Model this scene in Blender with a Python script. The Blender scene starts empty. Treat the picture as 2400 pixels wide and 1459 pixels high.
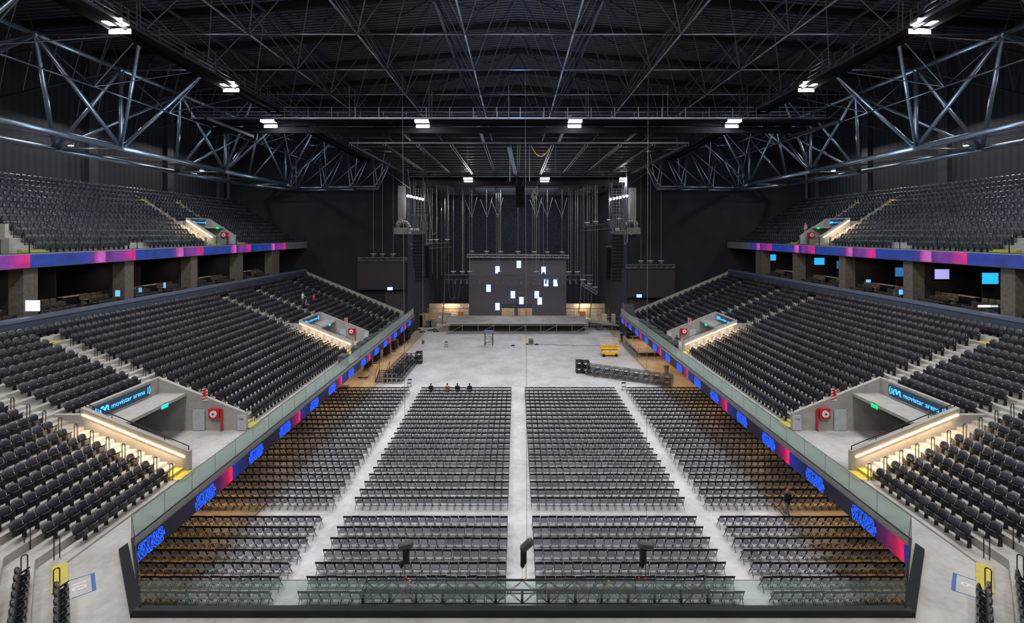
import bpy, math, random
import numpy as np
from mathutils import Vector, Matrix
random.seed(7); rng = np.random.default_rng(7)
scn = bpy.context.scene
C = scn.collection
PI = math.pi
CAMX, CAMZ, F = -0.25, 18.0, 1067.0
HX, HY = 1209.0, 545.0
def P(px, py, Y):            # photo pixel + depth -> world point
    return Vector(((px-HX)*Y/F+CAMX, Y, CAMZ-(py-HY)*Y/F))
def PX(x, y, z): return (HX+F*(x-CAMX)/y, HY+F*(CAMZ-z)/y)
ORD = ['first','second','third','fourth','fifth','sixth','seventh','eighth','ninth','tenth','eleventh','twelfth','thirteenth','fourteenth','fifteenth','sixteenth','seventeenth','eighteenth','nineteenth','twentieth']
def od(i):
    if i < 20: return ORD[i]
    t = ['twenty','thirty','forty','fifty','sixty','seventy','eighty','ninety'][(i+1)//10-2]
    u = (i+1) % 10
    return t[:-1]+'ieth' if u == 0 else t+'-'+ORD[u-1]
SN = {-1:'left', 1:'right'}

# ---------------------------------------------------------------- materials
M = {}
def node_mat(name):
    m = bpy.data.materials.new(name); m.use_nodes = True
    nt = m.node_tree; return m, nt, nt.nodes['Principled BSDF']
def mat(name, col, rough=.6, metal=0., var=.12, scale=3., emit=None, es=0., bump=0., spec=None):
    m, nt, b = node_mat(name)
    b.inputs['Roughness'].default_value = rough; b.inputs['Metallic'].default_value = metal
    if spec is not None: b.inputs['Specular IOR Level'].default_value = spec
    tc = nt.nodes.new('ShaderNodeTexCoord')
    n = nt.nodes.new('ShaderNodeTexNoise'); n.inputs['Scale'].default_value = scale; n.inputs['Detail'].default_value = 4
    nt.links.new(tc.outputs['Object'], n.inputs['Vector'])
    r = nt.nodes.new('ShaderNodeValToRGB')
    r.color_ramp.elements[0].position = .3; r.color_ramp.elements[1].position = .7
    r.color_ramp.elements[0].color = (*[max(0, c*(1-var)) for c in col], 1)
    r.color_ramp.elements[1].color = (*[min(1, c*(1+var)) for c in col], 1)
    nt.links.new(n.outputs['Fac'], r.inputs['Fac']); nt.links.new(r.outputs['Color'], b.inputs['Base Color'])
    if bump:
        bp = nt.nodes.new('ShaderNodeBump'); bp.inputs['Strength'].default_value = bump
        nt.links.new(n.outputs['Fac'], bp.inputs['Height']); nt.links.new(bp.outputs['Normal'], b.inputs['Normal'])
    if emit:
        b.inputs['Emission Color'].default_value = (*emit, 1); b.inputs['Emission Strength'].default_value = es
    M[name] = m; return m
def concrete(name, c0, c1, scale, rough=.75, joints=None):
    m, nt, b = node_mat(name); b.inputs['Roughness'].default_value = rough
    g = nt.nodes.new('ShaderNodeNewGeometry')
    n1 = nt.nodes.new('ShaderNodeTexNoise'); n1.inputs['Scale'].default_value = scale; n1.inputs['Detail'].default_value = 8; n1.inputs['Roughness'].default_value = .65
    n2 = nt.nodes.new('ShaderNodeTexNoise'); n2.inputs['Scale'].default_value = scale*7; n2.inputs['Detail'].default_value = 6
    for n in (n1, n2): nt.links.new(g.outputs['Position'], n.inputs['Vector'])
    a = nt.nodes.new('ShaderNodeMath'); a.operation = 'MULTIPLY_ADD'; a.inputs[1].default_value = .35
    nt.links.new(n2.outputs['Fac'], a.inputs[0]); nt.links.new(n1.outputs['Fac'], a.inputs[2])
    r = nt.nodes.new('ShaderNodeValToRGB'); r.color_ramp.elements[0].position = .45; r.color_ramp.elements[1].position = .8
    r.color_ramp.elements[0].color = (*c0, 1); r.color_ramp.elements[1].color = (*c1, 1)
    nt.links.new(a.outputs[0], r.inputs['Fac'])
    nt.links.new(r.outputs['Color'], b.inputs['Base Color'])
    bp = nt.nodes.new('ShaderNodeBump'); bp.inputs['Strength'].default_value = .08
    nt.links.new(n2.outputs['Fac'], bp.inputs['Height']); nt.links.new(bp.outputs['Normal'], b.inputs['Normal'])
    M[name] = m; return m
concrete('floor_concrete', (.42,.42,.425), (.67,.665,.67), .33, .5)
concrete('floor_warm_tint', (.34,.26,.17), (.60,.48,.32), .16, .6)  # concrete tinted tan, partly to carry the warm balcony light in its colour
concrete('slab_concrete', (.30,.29,.28), (.46,.45,.43), .5)
concrete('tread_concrete', (.26,.245,.23), (.42,.40,.375), .8)
concrete('vom_concrete', (.27,.26,.24), (.36,.345,.32), 1.2)
concrete('stage_deck', (.22,.20,.18), (.42,.39,.36), .4)
def seat_mat(name, c0, c1, rough, spec=.5):
    m, nt, b = node_mat(name); b.inputs['Roughness'].default_value = rough; b.inputs['Specular IOR Level'].default_value = spec
    oi = nt.nodes.new('ShaderNodeObjectInfo'); at = nt.nodes.new('ShaderNodeAttribute'); at.attribute_name = 'tint'
    ad = nt.nodes.new('ShaderNodeMath'); ad.operation = 'ADD'; fr = nt.nodes.new('ShaderNodeMath'); fr.operation = 'FRACT'
    nt.links.new(oi.outputs['Random'], ad.inputs[0]); nt.links.new(at.outputs['Fac'], ad.inputs[1]); nt.links.new(ad.outputs[0], fr.inputs[0])
    r = nt.nodes.new('ShaderNodeValToRGB'); r.color_ramp.elements[0].color = (*c0, 1); r.color_ramp.elements[1].color = (*c1, 1)
    nt.links.new(fr.outputs[0], r.inputs['Fac']); nt.links.new(r.outputs['Color'], b.inputs['Base Color'])
    M[name] = m
seat_mat('seat_shell', (.021,.022,.029), (.046,.043,.054), .26)
seat_mat('seat_pan', (.009,.009,.012), (.015,.015,.019), .36)
seat_mat('chair_seat', (.055,.058,.07), (.14,.14,.16), .42)
mat('chair_black', (.005,.005,.006), .5, spec=.22)
mat('black_metal', (.012,.012,.014), .45, .4)
mat('seat_leg', (.006,.006,.008), .5)
mat('skirt_dark', (.045,.030,.020), .8)
mat('tan_seat', (.12,.09,.062), .5)
mat('dark_seat', (.022,.018,.015), .5)
mat('steel_blue', (.30,.36,.43), .32, .85)
mat('steel_mid', (.17,.19,.23), .36, .85)
mat('steel_dark', (.075,.078,.09), .4, .7)
mat('steel_grid', (.085,.082,.10), .4, .7)
mat('alu', (.55,.55,.58), .3, .9)
mat('galv', (.38,.37,.35), .45, .7)
mat('white_cable', (.30,.29,.28), .5)
mat('thin_cable', (.10,.10,.10), .5)
mat('kerb_teal', (.011,.014,.016), .6, spec=.3)
mat('navy_panel', (.035,.045,.075), .55)
mat('flood_glow', (.8,.8,.8), .5, emit=(.80,.90,1), es=.7)
mat('ledge_blue_lit', (.085,.105,.155), .45)  # blue ledge lightened, its light reflection put into the colour
mat('wall_black', (.012,.0125,.017), .85, scale=.4, var=.35)
mat('curtain', (.024,.026,.038), .95, scale=2., var=.4)
mat('wall_side', (.030,.028,.032), .6, scale=1.2, var=.3)
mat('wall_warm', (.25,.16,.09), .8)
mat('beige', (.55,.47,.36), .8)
mat('pillar', (.085,.072,.058), .8, var=.25, scale=4)
mat('yellow', (.50,.41,.065), .6)
mat('matte_black', (.004,.004,.005), .9, spec=.05)
mat('lift_yellow', (.85,.46,.015), .4)
mat('blue_top', (.10,.16,.33), .5)
mat('red', (.50,.015,.02), .4)
mat('white', (.72,.72,.73), .6)
mat('grey_board', (.42,.44,.47), .6)
mat('rubber', (.012,.012,.012), .8)
mat('case_grey', (.07,.075,.08), .45)
mat('case_alu', (.4,.4,.42), .35, .8)
mat('skin', (.45,.27,.19), .6)
mat('cloth_black', (.012,.012,.014), .9)
mat('cloth_white', (.55,.55,.58), .9)
mat('cloth_red', (.55,.05,.05), .9)
mat('cloth_orange', (.65,.22,.08), .9)
mat('cloth_tan', (.40,.33,.24), .9)
mat('denim', (.12,.16,.25), .9)
mat('hair_dark', (.015,.011,.009), .7)
mat('hair_orange', (.34,.15,.05), .7)
mat('blue_paint', (.03,.12,.33), .6)
mat('duct', (.21,.205,.18), .45, .3)
mat('yellow_cord', (.75,.55,.08), .6)
mat('strap', (.75,.60,.25), .7)
mat('wood', (.33,.22,.12), .7)
mat('screen_off', (.085,.076,.092), .6, scale=8, var=.1)
mat('screen_side', (.022,.018,.020), .6, scale=8, var=.15)
mat('speaker', (.007,.007,.009), .75, spec=.2)
mat('fixture', (.35,.36,.38), .4, .5)
mat('led_white', (.9,.9,.9), .5, emit=(.93,.96,1), es=7)
mat('led_tile', (.9,.9,.9), .5, emit=(.80,.90,1), es=4.5)
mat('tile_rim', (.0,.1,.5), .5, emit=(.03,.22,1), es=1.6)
mat('flood', (.9,.9,.9), .5, emit=(.88,.94,1), es=40)
mat('warm_strip', (.9,.8,.6), .5, emit=(1,.72,.42), es=26)
mat('warm_tube', (.9,.8,.6), .5, emit=(1,.62,.28), es=5)
mat('logo_blue', (.0,.1,.5), .5, emit=(.015,.09,1), es=2.3)
mat('logo_fill', (.0,.0,.01), .5, emit=(.002,.010,.10), es=1)
mat('sign_cyan', (.1,.6,.9), .5, emit=(.04,.40,.95), es=1.25)
mat('sign_dark', (.035,.06,.11), .6)
mat('exit_green', (.0,.5,.2), .5, emit=(.01,.62,.14), es=1.0)
mat('exit_teal', (.0,.5,.4), .5, emit=(.02,.70,.55), es=1.0)
mat('tv_cyan', (.0,.3,.5), .5, emit=(.02,.38,.75), es=1.2)
mat('tv_green', (.0,.4,.1), .5, emit=(.01,.65,.04), es=1.1)
mat('tv_violet', (.3,.2,.5), .5, emit=(.35,.35,.75), es=1.1)
mat('tv_navy', (.02,.1,.3), .5, emit=(.02,.13,.35), es=1.1)
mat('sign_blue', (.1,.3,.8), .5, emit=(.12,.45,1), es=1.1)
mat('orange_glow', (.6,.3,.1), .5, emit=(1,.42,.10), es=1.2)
def roof_mat():
    m, nt, b = node_mat('roof_deck'); b.inputs['Roughness'].default_value = .45; b.inputs['Metallic'].default_value = .3
    pass
    g = nt.nodes.new('ShaderNodeNewGeometry'); w = nt.nodes.new('ShaderNodeTexWave'); w.bands_direction = 'Y'; w.inputs['Scale'].default_value = .55
    nt.links.new(g.outputs['Position'], w.inputs['Vector'])
    bp = nt.nodes.new('ShaderNodeBump'); bp.inputs['Strength'].default_value = .9; bp.inputs['Distance'].default_value = .3
    nt.links.new(w.outputs['Fac'], bp.inputs['Height']); nt.links.new(bp.outputs['Normal'], b.inputs['Normal'])
    r = nt.nodes.new('ShaderNodeValToRGB'); r.color_ramp.elements[0].color = (.014,.014,.018,1); r.color_ramp.elements[1].color = (.085,.082,.10,1)
    nt.links.new(w.outputs['Fac'], r.inputs['Fac']); nt.links.new(r.outputs['Color'], b.inputs['Base Color'])
    M['roof_deck'] = m
roof_mat()
def wall_side_mat():
    m, nt, b = node_mat('wall_panel'); b.inputs['Roughness'].default_value = .55
    g = nt.nodes.new('ShaderNodeNewGeometry'); w = nt.nodes.new('ShaderNodeTexWave'); w.bands_direction = 'DIAGONAL'; w.inputs['Scale'].default_value = .9; w.inputs['Distortion'].default_value = .4
    mp = nt.nodes.new('ShaderNodeMapping'); mp.inputs['Scale'].default_value = (1,1,.0)
    nt.links.new(g.outputs['Position'], mp.inputs['Vector']); nt.links.new(mp.outputs['Vector'], w.inputs['Vector'])
    r = nt.nodes.new('ShaderNodeValToRGB'); r.color_ramp.elements[0].color = (.011,.011,.014,1); r.color_ramp.elements[1].color = (.024,.023,.027,1)
    nt.links.new(w.outputs['Fac'], r.inputs['Fac']); nt.links.new(r.outputs['Color'], b.inputs['Base Color'])
    M['wall_panel'] = m
wall_side_mat()
def glass_mat(name='glass', body=.30, col=(.30,.37,.345), tc=(.80,.90,.86)):
    m = bpy.data.materials.new(name); m.use_nodes = True; nt = m.node_tree; nt.nodes.clear()
    o = nt.nodes.new('ShaderNodeOutputMaterial'); tr = nt.nodes.new('ShaderNodeBsdfTransparent'); tr.inputs[0].default_value = (*tc,1)
    gl = nt.nodes.new('ShaderNodeBsdfGlossy'); gl.inputs['Roughness'].default_value = .06; gl.inputs[0].default_value = (.7,.8,.78,1)
    df = nt.nodes.new('ShaderNodeBsdfDiffuse'); df.inputs[0].default_value = (*col, 1)
    g = nt.nodes.new('ShaderNodeNewGeometry'); nz = nt.nodes.new('ShaderNodeTexNoise'); nz.inputs['Scale'].default_value = 1.5
    nt.links.new(g.outputs['Position'], nz.inputs['Vector'])
    mm = nt.nodes.new('ShaderNodeMapRange'); mm.inputs[3].default_value = body*.93; mm.inputs[4].default_value = body*1.07; nt.links.new(nz.outputs['Fac'], mm.inputs[0])
    m1 = nt.nodes.new('ShaderNodeMixShader'); nt.links.new(mm.outputs[0], m1.inputs[0]); nt.links.new(tr.outputs[0], m1.inputs[1]); nt.links.new(df.outputs[0], m1.inputs[2])
    m2 = nt.nodes.new('ShaderNodeMixShader'); m2.inputs[0].default_value = .07; nt.links.new(m1.outputs[0], m2.inputs[1]); nt.links.new(gl.outputs[0], m2.inputs[2])
    nt.links.new(m2.outputs[0], o.inputs[0]); M[name] = m
glass_mat('glass', .42, (.52,.58,.55)); glass_mat('glass_front', .09, (.16,.21,.20), (.91,.96,.945)); glass_mat('glass_upper', .02, (.10,.14,.15), (.93,.965,.96)); 
def led_mat(name, origin, period, flip, stops, es):
    m, nt, b = node_mat(name); b.inputs['Base Color'].default_value = (.01,.01,.015,1); b.inputs['Roughness'].default_value = .5
    tc = nt.nodes.new('ShaderNodeTexCoord'); sp = nt.nodes.new('ShaderNodeSeparateXYZ'); nt.links.new(tc.outputs['Object'], sp.inputs[0])
    a = nt.nodes.new('ShaderNodeMath'); a.operation = 'SUBTRACT'; a.inputs[1].default_value = origin; nt.links.new(sp.outputs['Y'], a.inputs[0])
    d = nt.nodes.new('ShaderNodeMath'); d.operation = 'DIVIDE'; d.inputs[1].default_value = period*(-1 if flip else 1); nt.links.new(a.outputs[0], d.inputs[0])
    f = nt.nodes.new('ShaderNodeMath'); f.operation = 'WRAP'; f.inputs[1].default_value = 1; f.inputs[2].default_value = 0; nt.links.new(d.outputs[0], f.inputs[0])
    nz = nt.nodes.new('ShaderNodeTexNoise'); nz.inputs['Scale'].default_value = 1.3; nz.inputs['Detail'].default_value = 5; nt.links.new(tc.outputs['Object'], nz.inputs['Vector'])
    r = nt.nodes.new('ShaderNodeValToRGB'); cr = r.color_ramp
    cr.elements[0].position = stops[0][0]; cr.elements[0].color = (*stops[0][1], 1)
    cr.elements[1].position = stops[-1][0]; cr.elements[1].color = (*stops[-1][1], 1)
    for p, c in stops[1:-1]:
        e = cr.elements.new(p); e.color = (*c, 1)
    nt.links.new(f.outputs[0], r.inputs['Fac'])
    mx = nt.nodes.new('ShaderNodeMix'); mx.data_type = 'RGBA'; mx.blend_type = 'MULTIPLY'; mx.inputs[0].default_value = 1
    nr = nt.nodes.new('ShaderNodeValToRGB'); nr.color_ramp.elements[0].position = .3; nr.color_ramp.elements[1].position = .7
    nr.color_ramp.elements[0].color = (.6,.6,.7,1); nr.color_ramp.elements[1].color = (1.2,1.2,1.2,1); nt.links.new(nz.outputs['Fac'], nr.inputs['Fac'])
    nt.links.new(r.outputs['Color'], mx.inputs[6]); nt.links.new(nr.outputs['Color'], mx.inputs[7])
    nt.links.new(mx.outputs[2], b.inputs['Emission Color']); b.inputs['Emission Strength'].default_value = es
    M[name] = m
LOW = [(0,(.0,.02,.30)),(.10,(.002,.014,.14)),(.20,(.004,.004,.02)),(.45,(.004,.003,.010)),(.78,(.010,.003,.025)),(.87,(.08,.004,.07)),(.94,(.35,.003,.08)),(.975,(.95,.004,.08)),(1,(.98,.005,.08))]
led_mat('led_low_left', 27.5, 8.65, False, LOW, 1.0)
led_mat('led_low_right', 29.3, 8.65, True, LOW, 1.0)
UPP = [(0,(.005,.045,.36)),(.40,(.012,.045,.30)),(.47,(.012,.05,.38)),(.54,(.10,.03,.25)),(.58,(.65,.06,.42)),(.62,(.60,.16,.65)),(.655,(.75,.10,.50)),(.67,(.07,.02,.18)),(.76,(.22,.04,.36)),(.84,(.22,.03,.33)),(.93,(.65,.02,.30)),(1,(.95,.008,.20))]
led_mat('led_up_left', 33.15, 9.2, False, UPP, .78)
led_mat('led_up_right', 36.2, 9.2, True, UPP, .78)

# ---------------------------------------------------------------- mesh builder
class MB:
    def __init__(s): s.v = []; s.f = []; s.m = []; s.mi = 0
    def add(s, vs, fs):
        b = len(s.v); s.v += [tuple(v) for v in vs]; s.f += [tuple(i+b for i in f) for f in fs]; s.m += [s.mi]*len(fs); return s
    def box(s, a, b):
        x0,x1 = sorted((a[0],b[0])); y0,y1 = sorted((a[1],b[1])); z0,z1 = sorted((a[2],b[2]))
        return s.add([(x0,y0,z0),(x1,y0,z0),(x1,y1,z0),(x0,y1,z0),(x0,y0,z1),(x1,y0,z1),(x1,y1,z1),(x0,y1,z1)],
              [(0,3,2,1),(4,5,6,7),(0,1,5,4),(1,2,6,5),(2,3,7,6),(3,0,4,7)])
    def cbox(s, c, d): return s.box((c[0]-d[0]/2,c[1]-d[1]/2,c[2]-d[2]/2),(c[0]+d[0]/2,c[1]+d[1]/2,c[2]+d[2]/2))
    def rbox(s, c, d, ang=0, b=.02):            # bevelled box turned about z
        hx,hy,hz = [q/2 for q in d]; b = min(b, hx*.9, hy*.9, hz*.9)
        ring = [(-hx+b,-hy),(hx-b,-hy),(hx,-hy+b),(hx,hy-b),(hx-b,hy),(-hx+b,hy),(-hx,hy-b),(-hx,-hy+b)]
        vs = []
        for z, k in ((-hz,1),(-hz+b,0),(hz-b,0),(hz,1)):
            for x,y in ring:
                f = (1-b/max(hx,1e-6)) if k else 1; g = (1-b/max(hy,1e-6)) if k else 1
                vs.append((x*f, y*g, z))
        ca, sa = math.cos(ang), math.sin(ang)
        vs = [(c[0]+x*ca-y*sa, c[1]+x*sa+y*ca, c[2]+z) for x,y,z in vs]
        fs = [tuple(range(7,-1,-1)), tuple(range(24,32))]
        for l in range(3):
            for i in range(8):
                j = (i+1)%8; fs.append((l*8+i, l*8+j, l*8+8+j, l*8+8+i))
        return s.add(vs, fs)
    def frame(s, p, q):
        p, q = Vector(p), Vector(q); d = (q-p); L = d.length; d = d/L if L else Vector((0,0,1))
        up = Vector((0,0,1)) if abs(d.z) < .95 else Vector((0,1,0))
        a = d.cross(up).normalized(); b = a.cross(d).normalized(); return p, q, a, b
    def tube(s, p, q, r, n=6, r2=None, cap=True):
        p, q, a, b = s.frame(p, q); r2 = r if r2 is None else r2
        vs = []
        for c, rr in ((p,r),(q,r2)):
            for i in range(n):
                t = 2*PI*i/n; vs.append(c+a*(rr*math.cos(t))+b*(rr*math.sin(t)))
        fs = [(i,(i+1)%n,n+(i+1)%n,n+i) for i in range(n)]
        if cap: fs += [tuple(range(n-1,-1,-1)), tuple(range(n,2*n))]
        return s.add(vs, fs)
    def bar(s, p, q, w, h):
        p, q, a, b = s.frame(p, q); vs = []
        for c in (p,q):
            for i,j in ((-1,-1),(1,-1),(1,1),(-1,1)): vs.append(c+a*(i*w/2)+b*(j*h/2))
        return s.add(vs, [(3,2,1,0),(4,5,6,7),(0,1,5,4),(1,2,6,5),(2,3,7,6),(3,0,4,7)])
    def path(s, pts, r, n=5):
        for i in range(len(pts)-1): s.tube(pts[i], pts[i+1], r, n)
        return s
    def prism(s, poly, ax, a0, a1):             # polygon extruded along an axis; poly coords are the other two axes in order
        def mk(u,v,w): return {0:(w,u,v),1:(u,w,v),2:(u,v,w)}[ax]
        n = len(poly); vs = [mk(u,v,a0) for u,v in poly]+[mk(u,v,a1) for u,v in poly]
        return s.add(vs, [tuple(range(n-1,-1,-1)), tuple(range(n,2*n))]+[(i,(i+1)%n,n+(i+1)%n,n+i) for i in range(n)])
    def ball(s, c, r, n=10, m=7, p=1.):
        vs = []; fs = []; r = (r,r,r) if not hasattr(r,'__len__') else r
        sg = lambda v: math.copysign(abs(v)**p, v)
        for j in range(m+1):
            ph = PI*j/m-PI/2
            for i in range(n):
                t = 2*PI*i/n; vs.append((c[0]+r[0]*sg(math.cos(ph))*sg(math.cos(t)), c[1]+r[1]*sg(math.cos(ph))*sg(math.sin(t)), c[2]+r[2]*sg(math.sin(ph))))
        for j in range(m):
            for i in range(n):
                k = (i+1)%n; fs.append((j*n+i, j*n+k, (j+1)*n+k, (j+1)*n+i))
        return s.add(vs, fs)
    def mesh(s, name, mats, smooth=False):
        me = bpy.data.meshes.new(name); me.from_pydata(s.v, [], s.f)
        for m in (mats if isinstance(mats,(list,tuple)) else [mats]): me.materials.append(M[m])
        if len(set(s.m)) > 1: me.polygons.foreach_set('material_index', s.m)
        if smooth: me.polygons.foreach_set('use_smooth', [True]*len(s.f))
        me.update(); return me
    def build(s, name, mats, parent=None, smooth=False):
        o = bpy.data.objects.new(name, s.mesh(name, mats, smooth)); C.objects.link(o)
        if parent: o.parent = parent
        return o
def tag(o, label=None, cat=None, group=None, kind=None):
    if label: o['label'] = label
    if cat: o['category'] = cat
    if group: o['group'] = group
    if kind: o['kind'] = kind
    return o
def empty(name, loc=(0,0,0), rz=0, label=None, cat=None, group=None):
    o = bpy.data.objects.new(name, None); C.objects.link(o); o.location = loc; o.rotation_euler = (0,0,rz); o.empty_display_size = .2
    return tag(o, label, cat, group)
def kids(o): return [c for c in KID.get(o.name, [])]
KID = {}
def reg(o):
    for c in C.objects:
        if c.parent: KID.setdefault(c.parent.name, []).append(c)
def copy_tree(src, parts, loc, rz, label=None, group=None):
    c = src.copy(); C.objects.link(c); c.location = loc; c.rotation_euler = (0,0,rz)
    if label: c['label'] = label
    if group: c['group'] = group
    for p in parts:
        q = p.copy(); C.objects.link(q); q.parent = c
    return c
def struct(o, label, cat='structure'): return tag(o, label, cat, kind='structure')
def text_mesh(body, size, name, m, mtx, parent=None, extrude=.01, align='CENTER'):
    cu = bpy.data.curves.new('t', 'FONT'); cu.body = body; cu.size = size; cu.extrude = extrude; cu.align_x = align; cu.align_y = 'CENTER'; cu.resolution_u = 3
    to = bpy.data.objects.new('t', cu); C.objects.link(to)
    dg = bpy.context.evaluated_depsgraph_get(); dg.update()
    me = bpy.data.meshes.new_from_object(to.evaluated_get(dg)); bpy.data.objects.remove(to); bpy.data.curves.remove(cu)
    me.transform(mtx); me.materials.clear(); me.materials.append(M[m]); me.name = name
    o = bpy.data.objects.new(name, me); C.objects.link(o)
    if parent: o.parent = parent
    return o
def plane_mtx(org, xdir, ydir=(0,0,1)):
    x = Vector(xdir).normalized(); y = Vector(ydir).normalized(); z = x.cross(y)
    return Matrix(((x.x,y.x,z.x,org[0]),(x.y,y.y,z.y,org[1]),(x.z,y.z,z.z,org[2]),(0,0,0,1)))

# ---------------------------------------------------------------- camera
cam = bpy.data.cameras.new('camera'); co = bpy.data.objects.new('camera', cam); C.objects.link(co)
cam.sensor_width = 36; cam.sensor_fit = 'HORIZONTAL'; cam.lens = F/2400*36
cam.shift_x = (1200-HX)/2400; cam.shift_y = -(729.5-HY)/2400
cam.clip_start = .1; cam.clip_end = 400
co.location = (CAMX, 0, CAMZ); co.rotation_euler = (PI/2, 0, 0); scn.camera = co

# ---------------------------------------------------------------- setting: floors, walls, roof
ZS = 4.2                                       # lower walkway slab
mb = MB().box((-16.8,-14,-.4),(16.8,112,0)); struct(mb.build('floor','floor_concrete'), 'pale smudged polished concrete arena floor under the folding chairs', 'floor')
for s in (-1,1):
    mb = MB().box((s*16.88,-14,-.4),(s*48,112,0)); struct(mb.build('floor','floor_warm_tint'), f'concrete floor with warm light put into its tint under the {SN[s]} balcony', 'floor')
    mb = MB().box((s*16.8,-14,-.4),(s*16.88,112,-.03)); struct(mb.build('trim_1','rubber'), f'dark drain channel along {SN[s]} edge of the pale floor','trim')
RX, RY0, RY1 = 48.6, -14., 112.
def roofz(x): return 42.3-.075*abs(x)
mb = MB()
mb.add([(0,RY0,roofz(0)),(-RX,RY0,roofz(RX)),(-RX,RY1,roofz(RX)),(0,RY1,roofz(0)),(RX,RY0,roofz(RX)),(RX,RY1,roofz(RX))],[(0,1,2,3),(0,3,5,4)])
struct(mb.build('ceiling','roof_deck'), 'dark corrugated metal roof deck rising to a low ridge', 'ceiling')
for s in (-1,1):
    mb = MB().box((s*RX,RY0,0),(s*(RX+.4),76.2,39)); struct(mb.build('wall_'+SN[s],'wall_panel'), f'dark ribbed side wall behind the {SN[s]} upper stand','wall')
    mb = MB().box((s*18.7,77.5,0),(s*(RX+.4),77.9,42)); struct(mb.build('wall_stage_'+SN[s],'wall_black'), f'black end wall on {SN[s]} side of the stage opening','wall')
    mb = MB().box((s*18.7,77.9,0),(s*19.1,112,42)); struct(mb.build('wall_wing_'+SN[s],'curtain'), f'black {SN[s]} wing wall of the stage house','wall')
    mb = MB()
    for y in (28,39.5,51,62.5,73.5): mb.box((s*(RX-.55),y,0),(s*RX,y+1.1,38))
    struct(mb.build('wall_pilaster_'+SN[s],'wall_side'), f'flat pilasters on the {SN[s]} side wall','wall')
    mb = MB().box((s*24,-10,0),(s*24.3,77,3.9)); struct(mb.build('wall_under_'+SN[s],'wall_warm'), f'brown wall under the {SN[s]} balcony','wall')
mb = MB().box((-RX,RY0-.4,0),(RX,RY0,41)); struct(mb.build('wall_back','wall_panel'),'dark wall behind the viewer','wall')
mb = MB()
n = 64
for i in range(n):
    x0 = -18.7+37.4*i/n; x1 = -18.7+37.4*(i+1)/n; y0 = 106+.12*(i%2); y1 = 106+.12*((i+1)%2)
    mb.add([(x0,y0,1.0),(x1,y1,1.0),(x1,y1,42),(x0,y0,42)],[(0,1,2,3)])
struct(mb.build('wall_front','curtain'),'black drape wall behind the stage','wall')
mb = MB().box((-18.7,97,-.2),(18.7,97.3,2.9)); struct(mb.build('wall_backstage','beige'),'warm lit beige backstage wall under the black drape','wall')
# backstage rails and low brown wall
mb = MB()
for z in (.25,.6,.95): mb.box((-18,95.9,z*2.2),(18,95.98,z*2.2+.07))
for i in range(13): mb.box((-18+3*i,95.85,0),(-17.9+3*i,96,2.15))
tag(mb.build('backstage_railing','galv'),'long pale railing crossing the gap below the black drape','railing')
for i,x in enumerate((-14,-8.5,-3,3,8.5,14)):
    tag(MB().rbox((x,96.8,2.5),(3.6,.12,.12),0,.03).build('backstage_tube_light','warm_tube'),f'{od(i)} warm tube light from the left glowing behind the stage','light','warm tube lights behind the stage')
mb = MB().box((-19,90.6,0),(-13.2,90.9,2.0)).box((-19,90.3,0),(-13.2,90.6,.9)); tag(mb.build('stage_side_panel','wood'),'low brown timber wall left of the stage','panel')

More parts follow.
